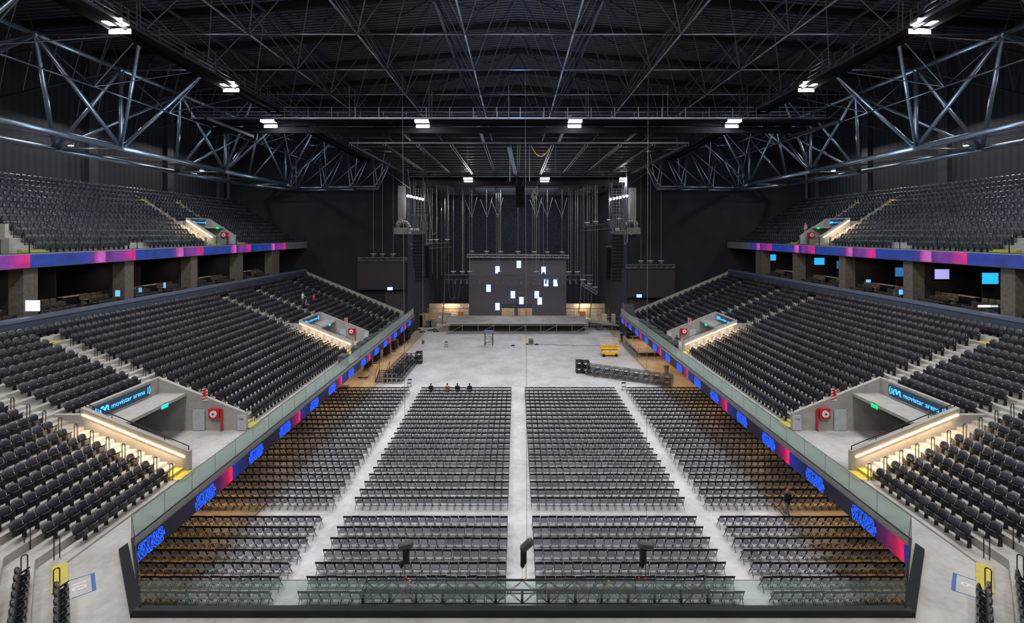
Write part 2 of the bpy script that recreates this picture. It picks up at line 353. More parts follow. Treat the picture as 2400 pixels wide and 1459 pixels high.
# ---------------------------------------------------------------- terraces
BX, BY = 17.5, 20.5; CX_, CY_ = 13.95, 16.6
e2 = Vector((CX_-BX, CY_-BY)).normalized(); n2 = Vector((-e2.y, e2.x))
if n2.x < 0: n2 = -n2
mB = Vector((1,0))+n2; mB = mB/(1+n2.x)
mC = n2+Vector((0,-1)); mC = mC/(1-n2.y)
e3 = Vector((-.7071,-.7071)); n3 = Vector((.7071,-.7071))
def ptB(d): d -= 1.5; return (19.0+d, 18.95-.4142*d)
def ptC(d): d -= 1.5; return (15.15+.4142*d, 15.1-d)
D0, TR, RI, Z0, NR = 1.5, .88, .364, 4.28, 18
VOM = [(26.5,31.8),(52.9,58.2)]
YE = 75.3
AIS = [(25.25,26.25),(32.05,33.1),(51.65,52.65),(58.45,59.5),(68.3,69.3)]
def slabz(n): return Z0+RI*n
for s in (-1,1):
    # walkway slab (side), corner and end
    mb = MB().box((s*17.5,BY,3.9),(s*24.95,77,ZS))
    q = [(s*BX,BY),(s*19.1,BY),(s*19.1,18.85),(s*ptC(D0)[0],ptC(D0)[1]),(s*CX_,CY_)]
    mb.prism(q if s>0 else q[::-1],2,3.9,ZS)
    mb.box((s*24.9,23,3.9),(s*33,60,ZS))
    q = [(s*CX_,CY_),(s*ptC(D0)[0],ptC(D0)[1]),(0,ptC(D0)[1]),(0,CY_)]
    mb.prism(q if s<0 else q[::-1],2,3.9,ZS)
    struct(mb.build('walkway_slab','slab_concrete'),f'grey concrete walkway slab running round the {SN[s]} half of the bowl','walkway')
    mb = MB()
    for n in range(NR):
        x0 = 19+TR*n; x1 = x0+TR; zt = slabz(n); d0 = D0+TR*n; d1 = d0+TR
        b0, b1, c0, c1 = ptB(d0), ptB(d1), ptC(d0), ptC(d1)
        segs = [(b0[1], 26.25),(32.05,52.65),(58.45,YE)] if n < 7 else [(b0[1], YE)]
        for k,(ya,yb) in enumerate(segs):
            if k == 0:
                q = [(s*x0,ya),(s*x0,yb),(s*x1,yb),(s*x1,b1[1])]
                mb.prism(q if s<0 else q[::-1],2,zt-.5,zt)
            else: mb.box((s*x0,ya,zt-.5),(s*x1,yb,zt))
        q = [(s*b0[0],b0[1]),(s*b1[0],b1[1]),(s*c1[0],c1[1]),(s*c0[0],c0[1])]
        mb.prism(q if s<0 else q[::-1],2,zt-.5,zt)
        q = [(s*c0[0],c0[1]),(s*c1[0],c1[1]),(0,c1[1]),(0,c0[1])]
        mb.prism(q if s<0 else q[::-1],2,zt-.5,zt)
    struct(mb.build('lower_terrace','tread_concrete'),f'stepped concrete seating terrace of the {SN[s]} lower stand','terrace')
    # aisle half steps
    for k,(ya,yb) in enumerate(AIS):
        mb = MB(); yl = MB()
        for n in range(16):
            x1 = 19+TR*(n+1); zt = slabz(n)
            if n == 0: yl.box((s*18.7,ya,ZS),(s*19.0,yb,ZS+.12)); yl.box((s*19.0,ya,zt-.02),(s*(x1-.44),yb,zt+.02)); yl.box((s*(x1-.44),ya,zt),(s*x1,yb,zt+.18))
            else: mb.box((s*(x1-.44),ya+.02,zt),(s*x1,yb-.02,zt+.18))
        y2_ = MB().box((s*(19+TR*16-.05),ya,slabz(16)),(s*(19+TR*17),yb,slabz(16)+.03))
        e = empty('aisle_steps',(s*19,(ya+yb)/2,ZS),0,f'{od(k)} flight of concrete aisle steps from the viewer, {SN[s]} lower stand','steps')
        for o,nm in ((mb.build('step_block','tread_concrete',e),0),(yl.build('yellow_nosing','yellow',e),1),(y2_.build('yellow_landing','yellow',e),1)): o.location = (-s*19,-(ya+yb)/2,-ZS)
    b0 = Vector(ptB(D0)); q = [b0+e3*.05, b0+e3*2.0, b0+e3*2.0+n3*.40, b0+e3*.05+n3*.40]
    q2 = [b0+e3*.05-n3*.07, b0+e3*2.0-n3*.07, b0+e3*2.0, b0+e3*.05]
    e = empty('corner_step',(s*b0.x,b0.y,ZS),0,f'yellow painted step at the foot of the {SN[s]} corner aisle','step')
    for k,(qq,z) in enumerate(((q,slabz(0)+.05),(q2,ZS+.10))):
        r = [(s*v.x,v.y) for v in qq]; o = MB().prism(r if s<0 else r[::-1],2,ZS-.02,z).build('tread','yellow',e); o.matrix_parent_inverse = Matrix.Translation((-s*b0.x,-b0.y,-ZS))
    # end wall of the stand, stage side
    mb = MB().add([(s*18.9,YE,ZS-.3),(s*35,YE,ZS-.3),(s*35,YE,11.6),(s*18.9,YE,ZS+.75),(s*18.9,YE+.3,ZS-.3),(s*35,YE+.3,ZS-.3),(s*35,YE+.3,11.6),(s*18.9,YE+.3,ZS+.75)],
        [(0,1,2,3),(7,6,5,4),(3,2,6,7),(0,3,7,4),(1,5,6,2)])
    struct(mb.build('wall_stand_end','vom_concrete'),f'sloping concrete end wall of the {SN[s]} lower stand by the stage','wall')
    # fascia + led ribbon lower
    mb = MB().box((s*17.42,BY,3.9),(s*17.5,77,ZS+.02)).box((s*17.5,BY,3.0),(s*17.7,77,3.9))
    struct(mb.build('trim_2','galv'),f'grey edge fascia under the {SN[s]} side glass','trim')
def letter_loops():
    T = [[(0,1),(1.0,1),(1.0,.77),(.63,.77),(.63,0),(.37,0),(.37,.77),(0,.77)]]
    S = [[(1.0,1),(.22,1),(0,.86),(0,.6),(.18,.43),(.62,.43),(.67,.34),(.62,.24),(-.25,.24),(-.25,0),(.78,0),(1.0,.14),(1.0,.44),(.82,.6),(.36,.6),(.31,.68),(.36,.76),(1.0,.76)]]
    A = [[(0,0),(.35,1),(.65,1),(1,0),(.75,0),(.68,.2),(.32,.2),(.25,0)],[(.39,.4),(.5,.76),(.61,.4)]]
    R = [[(0,0),(0,1),(.72,1),(.95,.86),(.95,.52),(.78,.40),(.9,.24),(1.3,.24),(1.3,0),(.78,0),(.42,.38),(.25,.38),(.25,0)],[(.25,.78),(.25,.58),(.68,.58),(.68,.78)]]
    W = [[(0,1),(.25,1),(.38,.42),(.52,.86),(.7,.86),(.84,.42),(.97,1),(1.22,1),(.97,0),(.72,0),(.61,.36),(.5,0),(.25,0)]]
    A2 = A
    S2 = [[(.95,1),(.22,1),(0,.86),(0,.6),(.18,.43),(.62,.43),(.67,.34),(.62,.24),(0,.24),(0,0),(.78,0),(1.0,.14),(1.0,.44),(.82,.6),(.36,.6),(.31,.68),(.36,.76),(1.25,.76),(1.25,1)]]
    out = []
    for row, yo in (((('S',S,.25),('T',T,1.30),('A',A,2.28),('R',R,3.28)),1.12),((('W',W,.0),('A',A2,1.22),('R',R,2.28),('S',S2,3.42)),0)):
        for nm, L, xo in row:
            for lp in L: out.append([((x+xo)/4.65, (y+yo)/2.12) for x,y in lp])
    return out
LOOPS = letter_loops()
def logo(parent, s, yc, zc, w, h, x):
    mb = MB(); t = .028
    for lp in LOOPS:
        n = len(lp)
        for i in range(n):
            p = lp[i]; q = lp[(i+1)%n]
            def W3(a): 
                u = (a[0]-.5)*w; u = u if s<0 else -u
                return Vector((x, yc+u, zc+(a[1]-.5)*h))
            a, b = W3(p), W3(q); d = (b-a)
            if d.length < 1e-4: continue
            d.normalize(); nn = Vector((0,-d.z,d.y))*t*.5; a -= d*t*.4; b += d*t*.4
            mb.add([a-nn,b-nn,b+nn,a+nn],[(0,1,2,3)])
    return mb.build('lettering','logo_blue',parent)
for s in (-1,1):
    x = s*17.36
    e = empty('led_ribbon_screen',(s*17.4,BY,3.5),0,f'long LED ribbon screen with blue outlined lettering under the {SN[s]} glass','screen')
    mb = MB().box((s*17.36,BY,3.05),(s*17.46,77,3.9)); o = mb.build('screen_face','led_low_'+SN[s],e)
    o.matrix_parent_inverse = Matrix.Translation((-s*17.4,-BY,-3.5))
    E0, per = (27.5, 8.65) if s<0 else (20.7, 8.65)
    for k in range(-1,7):
        for off in ((2.5,6.25) if s<0 else (2.35,6.1)):
            yc = E0+per*k+off
            if yc-.8 < BY-.1 or yc+.8 > 77: continue
            bk = MB().box((s*17.352,yc-.78,3.10),(s*17.36,yc+.78,3.86)).build('logo_backing','logo_fill',e); bk.matrix_parent_inverse = Matrix.Translation((-s*17.4,-BY,-3.5))
            l = logo(e, s, yc, 3.475, 1.62, .74, s*17.345); l.matrix_parent_inverse = Matrix.Translation((-s*17.4,-BY,-3.5))

# glass balustrades
def balustrade(pts, H, z, m, label, pan=1.9, lean=0., post=False, vr=1.):
    e = empty('glass_balustrade',(pts[0][0],pts[0][1],z),0,label,'balustrade')
    inv = Matrix.Translation((-pts[0][0],-pts[0][1],-z))
    rim = MB()
    for a, b in zip(pts[:-1], pts[1:]):
        a = Vector(a); b = Vector(b); L = (b-a).length; n = max(1, round(L/pan)); d = (b-a)/L; nn = Vector((-d.y,d.x))*.011
        for i in range(n):
            p = a+d*(L*i/n+.012); q = a+d*(L*(i+1)/n-.012)
            mb = MB().add([(p.x-nn.x,p.y-nn.y,z),(q.x-nn.x,q.y-nn.y,z),(q.x-nn.x,q.y-nn.y,z+H),(p.x-nn.x,p.y-nn.y,z+H),
                (p.x+nn.x,p.y+nn.y,z),(q.x+nn.x,q.y+nn.y,z),(q.x+nn.x,q.y+nn.y,z+H),(p.x+nn.x,p.y+nn.y,z+H)],[(0,1,2,3),(7,6,5,4),(3,2,6,7),(0,3,7,4),(1,5,6,2)])
            o = mb.build('glass_panel',m,e); o.matrix_parent_inverse = inv
            rim.bar((p.x,p.y,z+H+.006),(q.x,q.y,z+H+.006),.02*vr+.004,.012); rim.bar((p.x,p.y,z+.02),(p.x,p.y,z+H),.018*vr,.014*vr)
            if post: rim.bar((p.x,p.y,z),(p.x,p.y,z+H+.02),.05,.05)
        rim.bar((a.x,a.y,z+.03),(b.x,b.y,z+.03),.06,.07)
    o = rim.build('edge_rail','black_metal',e); o.matrix_parent_inverse = inv
    return e
for s in (-1,1):
    balustrade([(s*17.5,76.8),(s*17.5,BY)],1.1,ZS,'glass',f'green tinted glass balustrade along the {SN[s]} side walkway edge')
    balustrade([(s*17.55,BY),(s*13.95,16.62)],1.1,ZS,'glass_front',f'short angled glass balustrade at the near {SN[s]} corner')
balustrade([(-13.95,16.6),(13.95,16.6)],1.12,ZS+.02,'glass_front','long front glass balustrade nearest the viewer',1.6,vr=.35)
mb = MB().box((-14.0,16.32,3.6),(14.0,16.56,ZS+.26)); struct(mb.build('trim_3','black_metal'),'black kerb along the foot of the front glass','trim')
for s in (-1,1):
    mb = MB(); nn = Vector((s*n2.x, n2.y)); a = Vector((s*17.17,19.85)); b = Vector((s*13.83,16.5))
    q = [a, b, b+nn*.30, a+nn*.30]
    mb.add([(v.x,v.y,3.7) for v in q]+[(q[0].x,q[0].y,ZS+.30),(q[1].x,q[1].y,ZS+.30),(q[2].x,q[2].y,ZS+.16),(q[3].x,q[3].y,ZS+.16)],[(0,1,2,3),(4,5,6,7),(0,1,5,4),(1,2,6,5),(2,3,7,6),(3,0,4,7)])
    struct(mb.build('trim_4','kerb_teal'),f'dark sloping kerb panel at the near {SN[s]} corner','trim')
    mb = MB(); mb.add([(s*17.5,BY,ZS),(s*13.95,16.6,ZS),(s*13.95,16.6,2.9),(s*17.5,BY,2.9)],[(0,1,2,3)])
    struct(mb.build('trim_5','galv'),f'pale fascia of the angled near {SN[s]} corner','trim')
mb = MB().box((-13.95,16.57,2.9),(13.95,16.7,4.1)); struct(mb.build('trim_6','galv'),'front fascia under the nearest glass','trim')

# ---------------------------------------------------------------- vomitories
WARM = []
def vom(s, ya, yb, x0, depth, zs, ht, upper, idx):
    where = f'{"upper" if upper else ("near" if idx==0 else "far")} {SN[s]} entrance'
    xf = x0+.1; xb = x0+depth; T = .25
    sl = (RI/TR) if not upper else .56/.85
    ztop = lambda x: zs+1.15+sl*(x-x0)
    for k,(y0,y1) in enumerate(((ya-T,ya),(yb,yb+T))):
        nm = 'wall_entrance'
        q = [(xf,zs-.1),(xb+4,zs-.1),(xb+4,ztop(xb)-.4),(xb+.2,ztop(xb)-.4),(xb+.2,ztop(xb)),(xf,ztop(xf))]
        q = [(s*u,v) for u,v in q]
        mb = MB().prism(q if s<0 else q[::-1],1,y0,y1)
        struct(mb.build(nm,'vom_concrete'),f'{"near" if k==0 else "far"} concrete side wall of the {where}','wall')
    mb = MB().box((s*xb,ya,ztop(xb)-1.3),(s*(xb+.25),yb,ztop(xb)-.004)).box((s*(xb-1.9),ya,ztop(xb)-1.28),(s*xb,yb,ztop(xb)-1.08)).box((s*(xb+3.6),ya,zs),(s*(xb+3.8),yb,ztop(xb)-1.2)).box((s*xb,ya,ztop(xb)-1.3),(s*(xb+3.8),yb,ztop(xb)-1.2))
    struct(mb.build('wall_entrance_canopy','vom_concrete'),f'concrete canopy and back parapet of the {where}','wall')
    # sign
    zc = ztop(xb)-.54; yc = (ya+yb)/2-.3; xs = s*(xb-.04); wd = (yb-ya)-1.1
    e = empty('entrance_sign',(xs,yc,zc),0,f'blue lit lettered sign over the {where}','sign')
    MB().box((-.03,-wd/2,-.38),(.03,wd/2,.38)).build('sign_board','sign_dark',e)
    xd = (0,-s,0) if s>0 else (0,1,0)
    dirv = 1 if s<0 else -1
    tm = text_mesh('movistar arena', .52 if not upper else .36,'sign_text','sign_cyan', Matrix.Identity(4), e)
    xs_ = [v.co.x for v in tm.data.vertices]; kk = wd*.60/(max(xs_)-min(xs_)); tm.data.transform(Matrix.Diagonal((kk,kk*1.05,1,1))); tm.data.transform(plane_mtx((-s*.05, dirv*wd*.085, 0),(0,dirv,0)))
    sc = wd/4.2; mb = MB()
    def st(pts, t=.07):
        for i in range(len(pts)-1):
            a = Vector((-s*.05,dirv*pts[i][0]*sc,pts[i][1]*min(sc,1))); b = Vector((-s*.05,dirv*pts[i+1][0]*sc,pts[i+1][1]*min(sc,1))); mb.bar(a,b,t,t*.5)
    st([(-1.62,-.2),(-1.66,0),(-1.58,.17),(-1.5,.2),(-1.44,.12),(-1.43,-.03),(-1.40,-.12),(-1.34,-.05),(-1.28,.12),(-1.2,.19),(-1.14,.1),(-1.15,-.08),(-1.08,-.16)],.085)
    for t in (-1,1):
        st([(t*1.92 if t<0 else 1.98, .27),((t*2.0 if t<0 else 2.05),0),(t*1.92 if t<0 else 1.98,-.27)],.05)
        st([(t*1.8 if t<0 else 1.86,.2),(t*1.8 if t<0 else 1.86,-.2)],.05)
    mb.build('emblem','sign_cyan',e)
    # handrails on parapets
    for k,y in enumerate((ya-T/2, yb+T/2)):
        mb = MB(); pts = [(s*(xf+.1),y,ztop(xf)+.02),(s*(xf+.1),y,ztop(xf)+.26),(s*xb,y,ztop(xb)+.22),(s*xb,y,ztop(xb)+.02)]
        mb.path(pts,.028,6)
        for t in (.25,.5,.75): xx = xf+(xb-xf)*t; mb.tube((s*xx,y,ztop(xx)),(s*xx,y,ztop(xx)+.24),.018,5)
        tag(mb.build('parapet_handrail','black_metal'),f'black handrail on the {"near" if k==0 else "far"} parapet of the {where}','handrail')
    mb = MB(); zz = lambda x: ztop(x)-.42
    y = ya-T-.03
    mb.bar((s*(xf+.25),y,zz(xf+.25)),(s*(xb+.1),y,zz(xb+.1)),.03,.03)
    WARM.append(((s*(xf+xb)/2,y-.12,zz((xf+xb)/2)-.05),s,sl,xb-xf,upper))
    tag(mb.build('strip_light','warm_strip'),f'warm LED strip light along the stair wall of the {where}','light')
    # exit sign
    m = 'exit_green' if (upper or (s>0 and idx==0)) else 'exit_teal'
    ye = ya+(yb-ya)*.62
    e = empty('exit_sign',(s*(xb-1.95),ye,ztop(xb)-1.12),0,f'small glowing green exit sign hung in the {where}','sign')
    MB().rbox((0,0,-.12),(.06,.56,.26),0,.02).build('sign_face',m,e); MB().box((-.01,-.2,0),(.01,.2,.1)).build('bracket','fixture',e)
    # fire hose cabinet on far wall (faces viewer)
    yw = yb-.02; xc = x0+ (2.2 if not upper else 1.4)
    e = empty('fire_hose_cabinet',(s*xc,yw,zs+1.25),0,f'red fire hose cabinet on the wall of the {where}','cabinet')
    cb_ = MB().rbox((0,-.13,0),(.72,.24,.72),0,.02).build('cabinet_body','red',e)
    MB().tube((0,-.25,0),(0,-.29,0),.24,16).build('hose_reel','white',cb_); MB().tube((0,-.29,0),(0,-.31,0),.08,10).build('reel_hub','case_grey',cb_)
    xo = -.48*s
    MB().box((xo-.05,-.18,-1.23),(xo+.05,-.08,.3)).box((min(xo,-.3*s),-.18,.25),(max(xo,-.3*s),-.08,.33)).build('riser_pipe','red',e)
    if not upper or idx==0:
        e = empty('fire_sign',(s*(xc+.75),yw,zs+2.5 if not upper else zs+1.9),0,f'red and white striped extinguisher sign in the {where}','sign')
        MB().box((-.2,-.02,-.42),(.2,.0,.42)).build('sign_plate','white',e)
        mb = MB()
        for k in range(4): z = -.38+.2*k; mb.add([(-.2,-.025,z),(.2,-.025,z+.14),(.2,-.025,z+.24),(-.2,-.025,z+.10)],[(0,1,2,3)])
        mb.tube((0,-.05,.0),(0,-.05,.32),.07,8).build('red_stripes','red',e)
        e = empty('info_board',(s*(xc+1.15),yw,zs+.75),0,f'pale grey board leaning on the wall in the {where}','board')
        MB().rbox((0,-.06,0),(.85,.05,1.45),0,.015).build('board_face','grey_board',e); MB().box((-.4,-.03,-.7),(.4,0,-.6)).build('board_foot','galv',e)
    # block number post
    e = empty('block_sign',(s*(xf+.25),yb-.04,zs),0,f'white block number panel at the wall end of the {where}','sign')
    MB().box((-.28,-.07,.05),(.28,.02,1.1)).build('sign_panel','grey_board',e)
    if not upper and idx==0: text_mesh('104' if s<0 else '116',.2,'sign_number','case_grey',plane_mtx((0,-.08,.82),(1,0,0)),e)
for s in (-1,1):
    for i,(a,b) in enumerate(VOM): vom(s,a,b,19.0,6.16,ZS,2.9,False,i)

# ---------------------------------------------------------------- upper stand
UX, UZ, UT, UR, UN = 36.8, 16.45, .85, .56, 12
UV = [(28.2,33.0),(55.6,59.4)]
UA = [(33.25,34.9),(54.15,55.35),(59.65,60.8)]
for s in (-1,1):
    mb = MB().box((s*35.8,-12,15.5),(s*43,77.4,UZ))
    for n in range(UN):
        x0 = UX+UT*n; x1 = x0+UT+(.8 if n==UN-1 else 0); zt = UZ+.02+UR*n
        segs = [(-12,27.95),(33.25,55.35),(59.65,76)] if n < 4 else [(-12,76)]
        for a,b in segs: mb.box((s*x0,a,zt-.8),(s*x1,b,zt))
    mb.box((s*43,-12,15.5),(s*RX,77.4,16))
    struct(mb.build('upper_terrace','tread_concrete'),f'stepped concrete terrace of the {SN[s]} upper stand','terrace')
    for k,(ya,yb) in enumerate(UA):
        mb = MB(); yl = MB(); e = empty('aisle_steps',(s*UX,ya,UZ),0,f'{od(k)} flight of aisle steps from the viewer, {SN[s]} upper stand','steps')
        yl.box((s*(UX-.5),ya,UZ),(s*(UX-.1),yb,UZ+.28)); yl.box((s*(UX-.8),ya,UZ),(s*(UX-.5),yb,UZ+.14))
        for n in range(9):
            x1 = UX+UT*(n+1); zt = UZ+.02+UR*n
            mb.box((s*(x1-.56),ya,zt),(s*x1,yb,zt+.19)); mb.box((s*(x1-.28),ya,zt+.19),(s*x1,yb,zt+.38))
        y2_ = MB(); y2_.box((s*(UX+UT*9),ya,UZ+.03+UR*9),(s*(UX+UT*10),yb,UZ+.05+UR*9)); y2_.box((s*(UX+UT*9+.3),ya,UZ+UR*9),(s*(UX+UT*10),yb,UZ+.32+UR*9)); y2_.box((s*(UX+UT*10-.04),ya,UZ+UR*9),(s*(UX+UT*10),yb,UZ+.58+UR*9))
        for o in (mb.build('step_block','tread_concrete',e), yl.build('yellow_nosing','yellow',e), y2_.build('yellow_landing','yellow',e)): o.matrix_parent_inverse = Matrix.Translation((-s*UX,-ya,-UZ))
    for i,(a,b) in enumerate(UV):
        if i == 1: vom(s,a,b,UX,UT*4,UZ,2.2,True,i)
    mb = MB().box((s*(UX-.1),32.75,UZ-.1),(s*(UX+.2),33.0,UZ+1.2)).box((s*(UX+.2),32.75,UZ-.1),(s*(UX+5),33.0,UZ+2.2)); struct(mb.build('wall_entrance','vom_concrete'),f'concrete wall end at the nearest steps of the {SN[s]} upper stand','wall')
    balustrade([(s*35.95,77.2),(s*35.95,22)],1.05,UZ,'glass_upper',f'clear glass balustrade along the front of the {SN[s]} upper stand',1.9,post=True)
    mb = MB().box((s*35.72,-12,15.42),(s*35.8,77.4,UZ+.03)); struct(mb.build('trim_7','galv'),f'grey edge of the {SN[s]} upper balcony','trim')
    e = empty('led_ribbon_screen',(s*35.7,20,16),0,f'blue and magenta LED ribbon screen on the {SN[s]} upper balcony edge','screen')
    o = MB().box((s*35.62,18,15.47),(s*35.74,70.0 if s<0 else 69.6,16.40)).build('screen_face','led_up_'+SN[s],e); o.matrix_parent_inverse = Matrix.Translation((-s*35.7,-20,-16))
    # suites
    mb = MB().box((s*34.84,-12,9.6),(s*35.5,YE,11.75)); struct(mb.build('suite_parapet','navy_panel'),f'long dark blue parapet below the {SN[s]} suites','parapet')
    mb = MB().box((s*34.78,-12,11.75),(s*35.56,YE,11.97)); struct(mb.build('suite_ledge','ledge_blue_lit'),f'blue grey ledge with painted light reflection on top of the {SN[s]} suite parapet','ledge')
    mb = MB().box((s*35.5,-12,10.9),(s*43.4,77.4,11.2)); struct(mb.build('floor_suite','slab_concrete'),f'floor of the {SN[s]} suites','floor')
    mb = MB().box((s*43.2,-12,11),(s*43.5,77.4,15.6)); struct(mb.build('wall_suite','wall_side'),f'dark back wall of the {SN[s]} suites','wall')
    PY = [16.9,25.5,34.05,42.6,51.1,59.65,68.8]
    mb = MB()
    for y in PY: 
        mb.box((s*36.0,y-1.0,11.2),(s*37.1,y,15.5))
        if y > 68: mb.box((s*36.0,y-2.0,11.2),(s*37.1,y-1.3,15.5))
    struct(mb.build('suite_pillars','pillar'),f'square concrete pillars between the {SN[s]} suites','pillars')
    mb = MB()
    for y in PY:
        mb.box((s*37.1,y-.6,11.2),(s*43.2,y-.4,15.5)); mb.box((s*38.6,y+3.85,11.2),(s*43.2,y+3.95,15.5))
    struct(mb.build('wall_suite_partition','wall_black'),f'black partition walls between the {SN[s]} suites','wall')

# stadium seat ---------------------------------------------------------------
def seat_parts():
    b = MB(); b.ball((0,0,0),(.252,.07,.235),14,9,.86)
    bv = []
    for (x,y,z) in b.v:
        y2 = y-.05*(x/.235)**2*-1 ; bv.append((x, y2+.0-(z)*.22-.02, z+.655))
    b.v = bv
    p = MB()
    # folded seat pan: five columns, dished
    cols = [(-.25,.0),(-.13,.035),(0,.05),(.13,.035),(.25,.0)]
    vs = []
    for x, dy in cols:
        zt = .57-.03*(1-abs(x)/.25)
        for (y,z) in ((.11,.34),(.20+dy,zt+.03),(.25+dy,zt+.02),(.27+dy,.33)): vs.append((x,y,z))
    fs = []
    for i in range(4):
        for k in range(4):
            kk = (k+1)%4; fs.append((i*4+k,i*4+kk,(i+1)*4+kk,(i+1)*4+k))
    fs += [(3,2,1,0),(16,17,18,19)]
    p.add(vs, fs)
    l = MB(); l.add([(-.285,.02,0),(-.235,.02,0),(-.235,.20,0),(-.285,.20,0),(-.28,.04,.42),(-.24,.04,.42),(-.24,.15,.42),(-.28,.15,.42)],[(0,3,2,1),(4,5,6,7),(0,1,5,4),(1,2,6,5),(2,3,7,6),(3,0,4,7)])
    l.add([(-.275,-.06,.40),(-.245,-.06,.40),(-.245,.30,.60),(-.275,.30,.60),(-.275,-.04,.50),(-.245,-.04,.50),(-.245,.30,.64),(-.275,.30,.64)],[(0,3,2,1),(4,5,6,7),(0,1,5,4),(1,2,6,5),(2,3,7,6),(3,0,4,7)])
    return b, p, l
SB, SP, SL = seat_parts()
def chair_parts():
    b = MB().rbox((0,-.185,.79),(.455,.035,.145),0,.015)
    bv = [(x, y+.03*(1-(abs(x)/.22)**2)*-1-(z-.79)*.25, z) for x,y,z in b.v]; b.v = bv
    st = MB().rbox((0,.035,.44),(.435,.43,.04),0,.06)
    L = []
    for s in (-1,1):
        f = MB().bar((s*.228,-.20,.85),(s*.228,-.02,.46),.024,.03).bar((s*.228,-.02,.46),(s*.215,.27,0),.022,.026)
        r = MB().bar((s*.20,.16,.42),(s*.20,-.05,.28),.02,.024).bar((s*.20,-.05,.28),(s*.222,-.22,0),.02,.024)
        L.append((f,'front_leg')); L.append((r,'rear_leg'))
    cr = MB().bar((-.21,-.13,.12),(.21,-.13,.12),.015,.015).bar((-.21,.26,.10),(.21,.26,.10),.015,.015)
    return b, st, L, cr
def merged_template(parts):      # [(MB, matindex)]
    V = []; Fc = []; mi = []
    for m, k in parts:
        b = len(V); V += m.v; Fc += [tuple(i+b for i in f) for f in m.f]; mi += [k]*len(m.f)
    return np.array(V, float), Fc, mi
def stuff_mesh(name, tmpl, mats, places, smooth_mi=()):
    V, Fc, mi = tmpl; N = len(places); nv = len(V)
    pl = np.array(places)     # x,y,z,ang
    ca, sa = np.cos(pl[:,3]), np.sin(pl[:,3])
    out = np.empty((N, nv, 3))
    out[:,:,0] = V[None,:,0]*ca[:,None]-V[None,:,1]*sa[:,None]+pl[:,0:1]
    out[:,:,1] = V[None,:,0]*sa[:,None]+V[None,:,1]*ca[:,None]+pl[:,1:2]
    out[:,:,2] = V[None,:,2]+pl[:,2:3]
    lt = np.array([len(f) for f in Fc]); li = np.concatenate([np.array(f) for f in Fc])
    LI = (li[None,:]+(np.arange(N)*nv)[:,None]).ravel(); LT = np.tile(lt, N); LS = np.concatenate([[0],np.cumsum(LT)[:-1]])
    me = bpy.data.meshes.new(name); me.vertices.add(N*nv); me.vertices.foreach_set('co', out.ravel())
    me.loops.add(len(LI)); me.loops.foreach_set('vertex_index', LI.astype(np.int32))
    me.polygons.add(len(LT)); me.polygons.foreach_set('loop_start', LS.astype(np.int32)); 
    for m in mats: me.materials.append(M[m])
    me.polygons.foreach_set('material_index', np.tile(np.array(mi), N).astype(np.int32))
    me.polygons.foreach_set('use_smooth', np.isin(np.tile(np.array(mi), N), smooth_mi))
    me.update(calc_edges=True); me.validate()
    a = me.attributes.new('tint','FLOAT','POINT'); a.data.foreach_set('value', np.repeat(rng.random(N), nv).astype(np.float32))
    o = bpy.data.objects.new(name, me); C.objects.link(o); return o

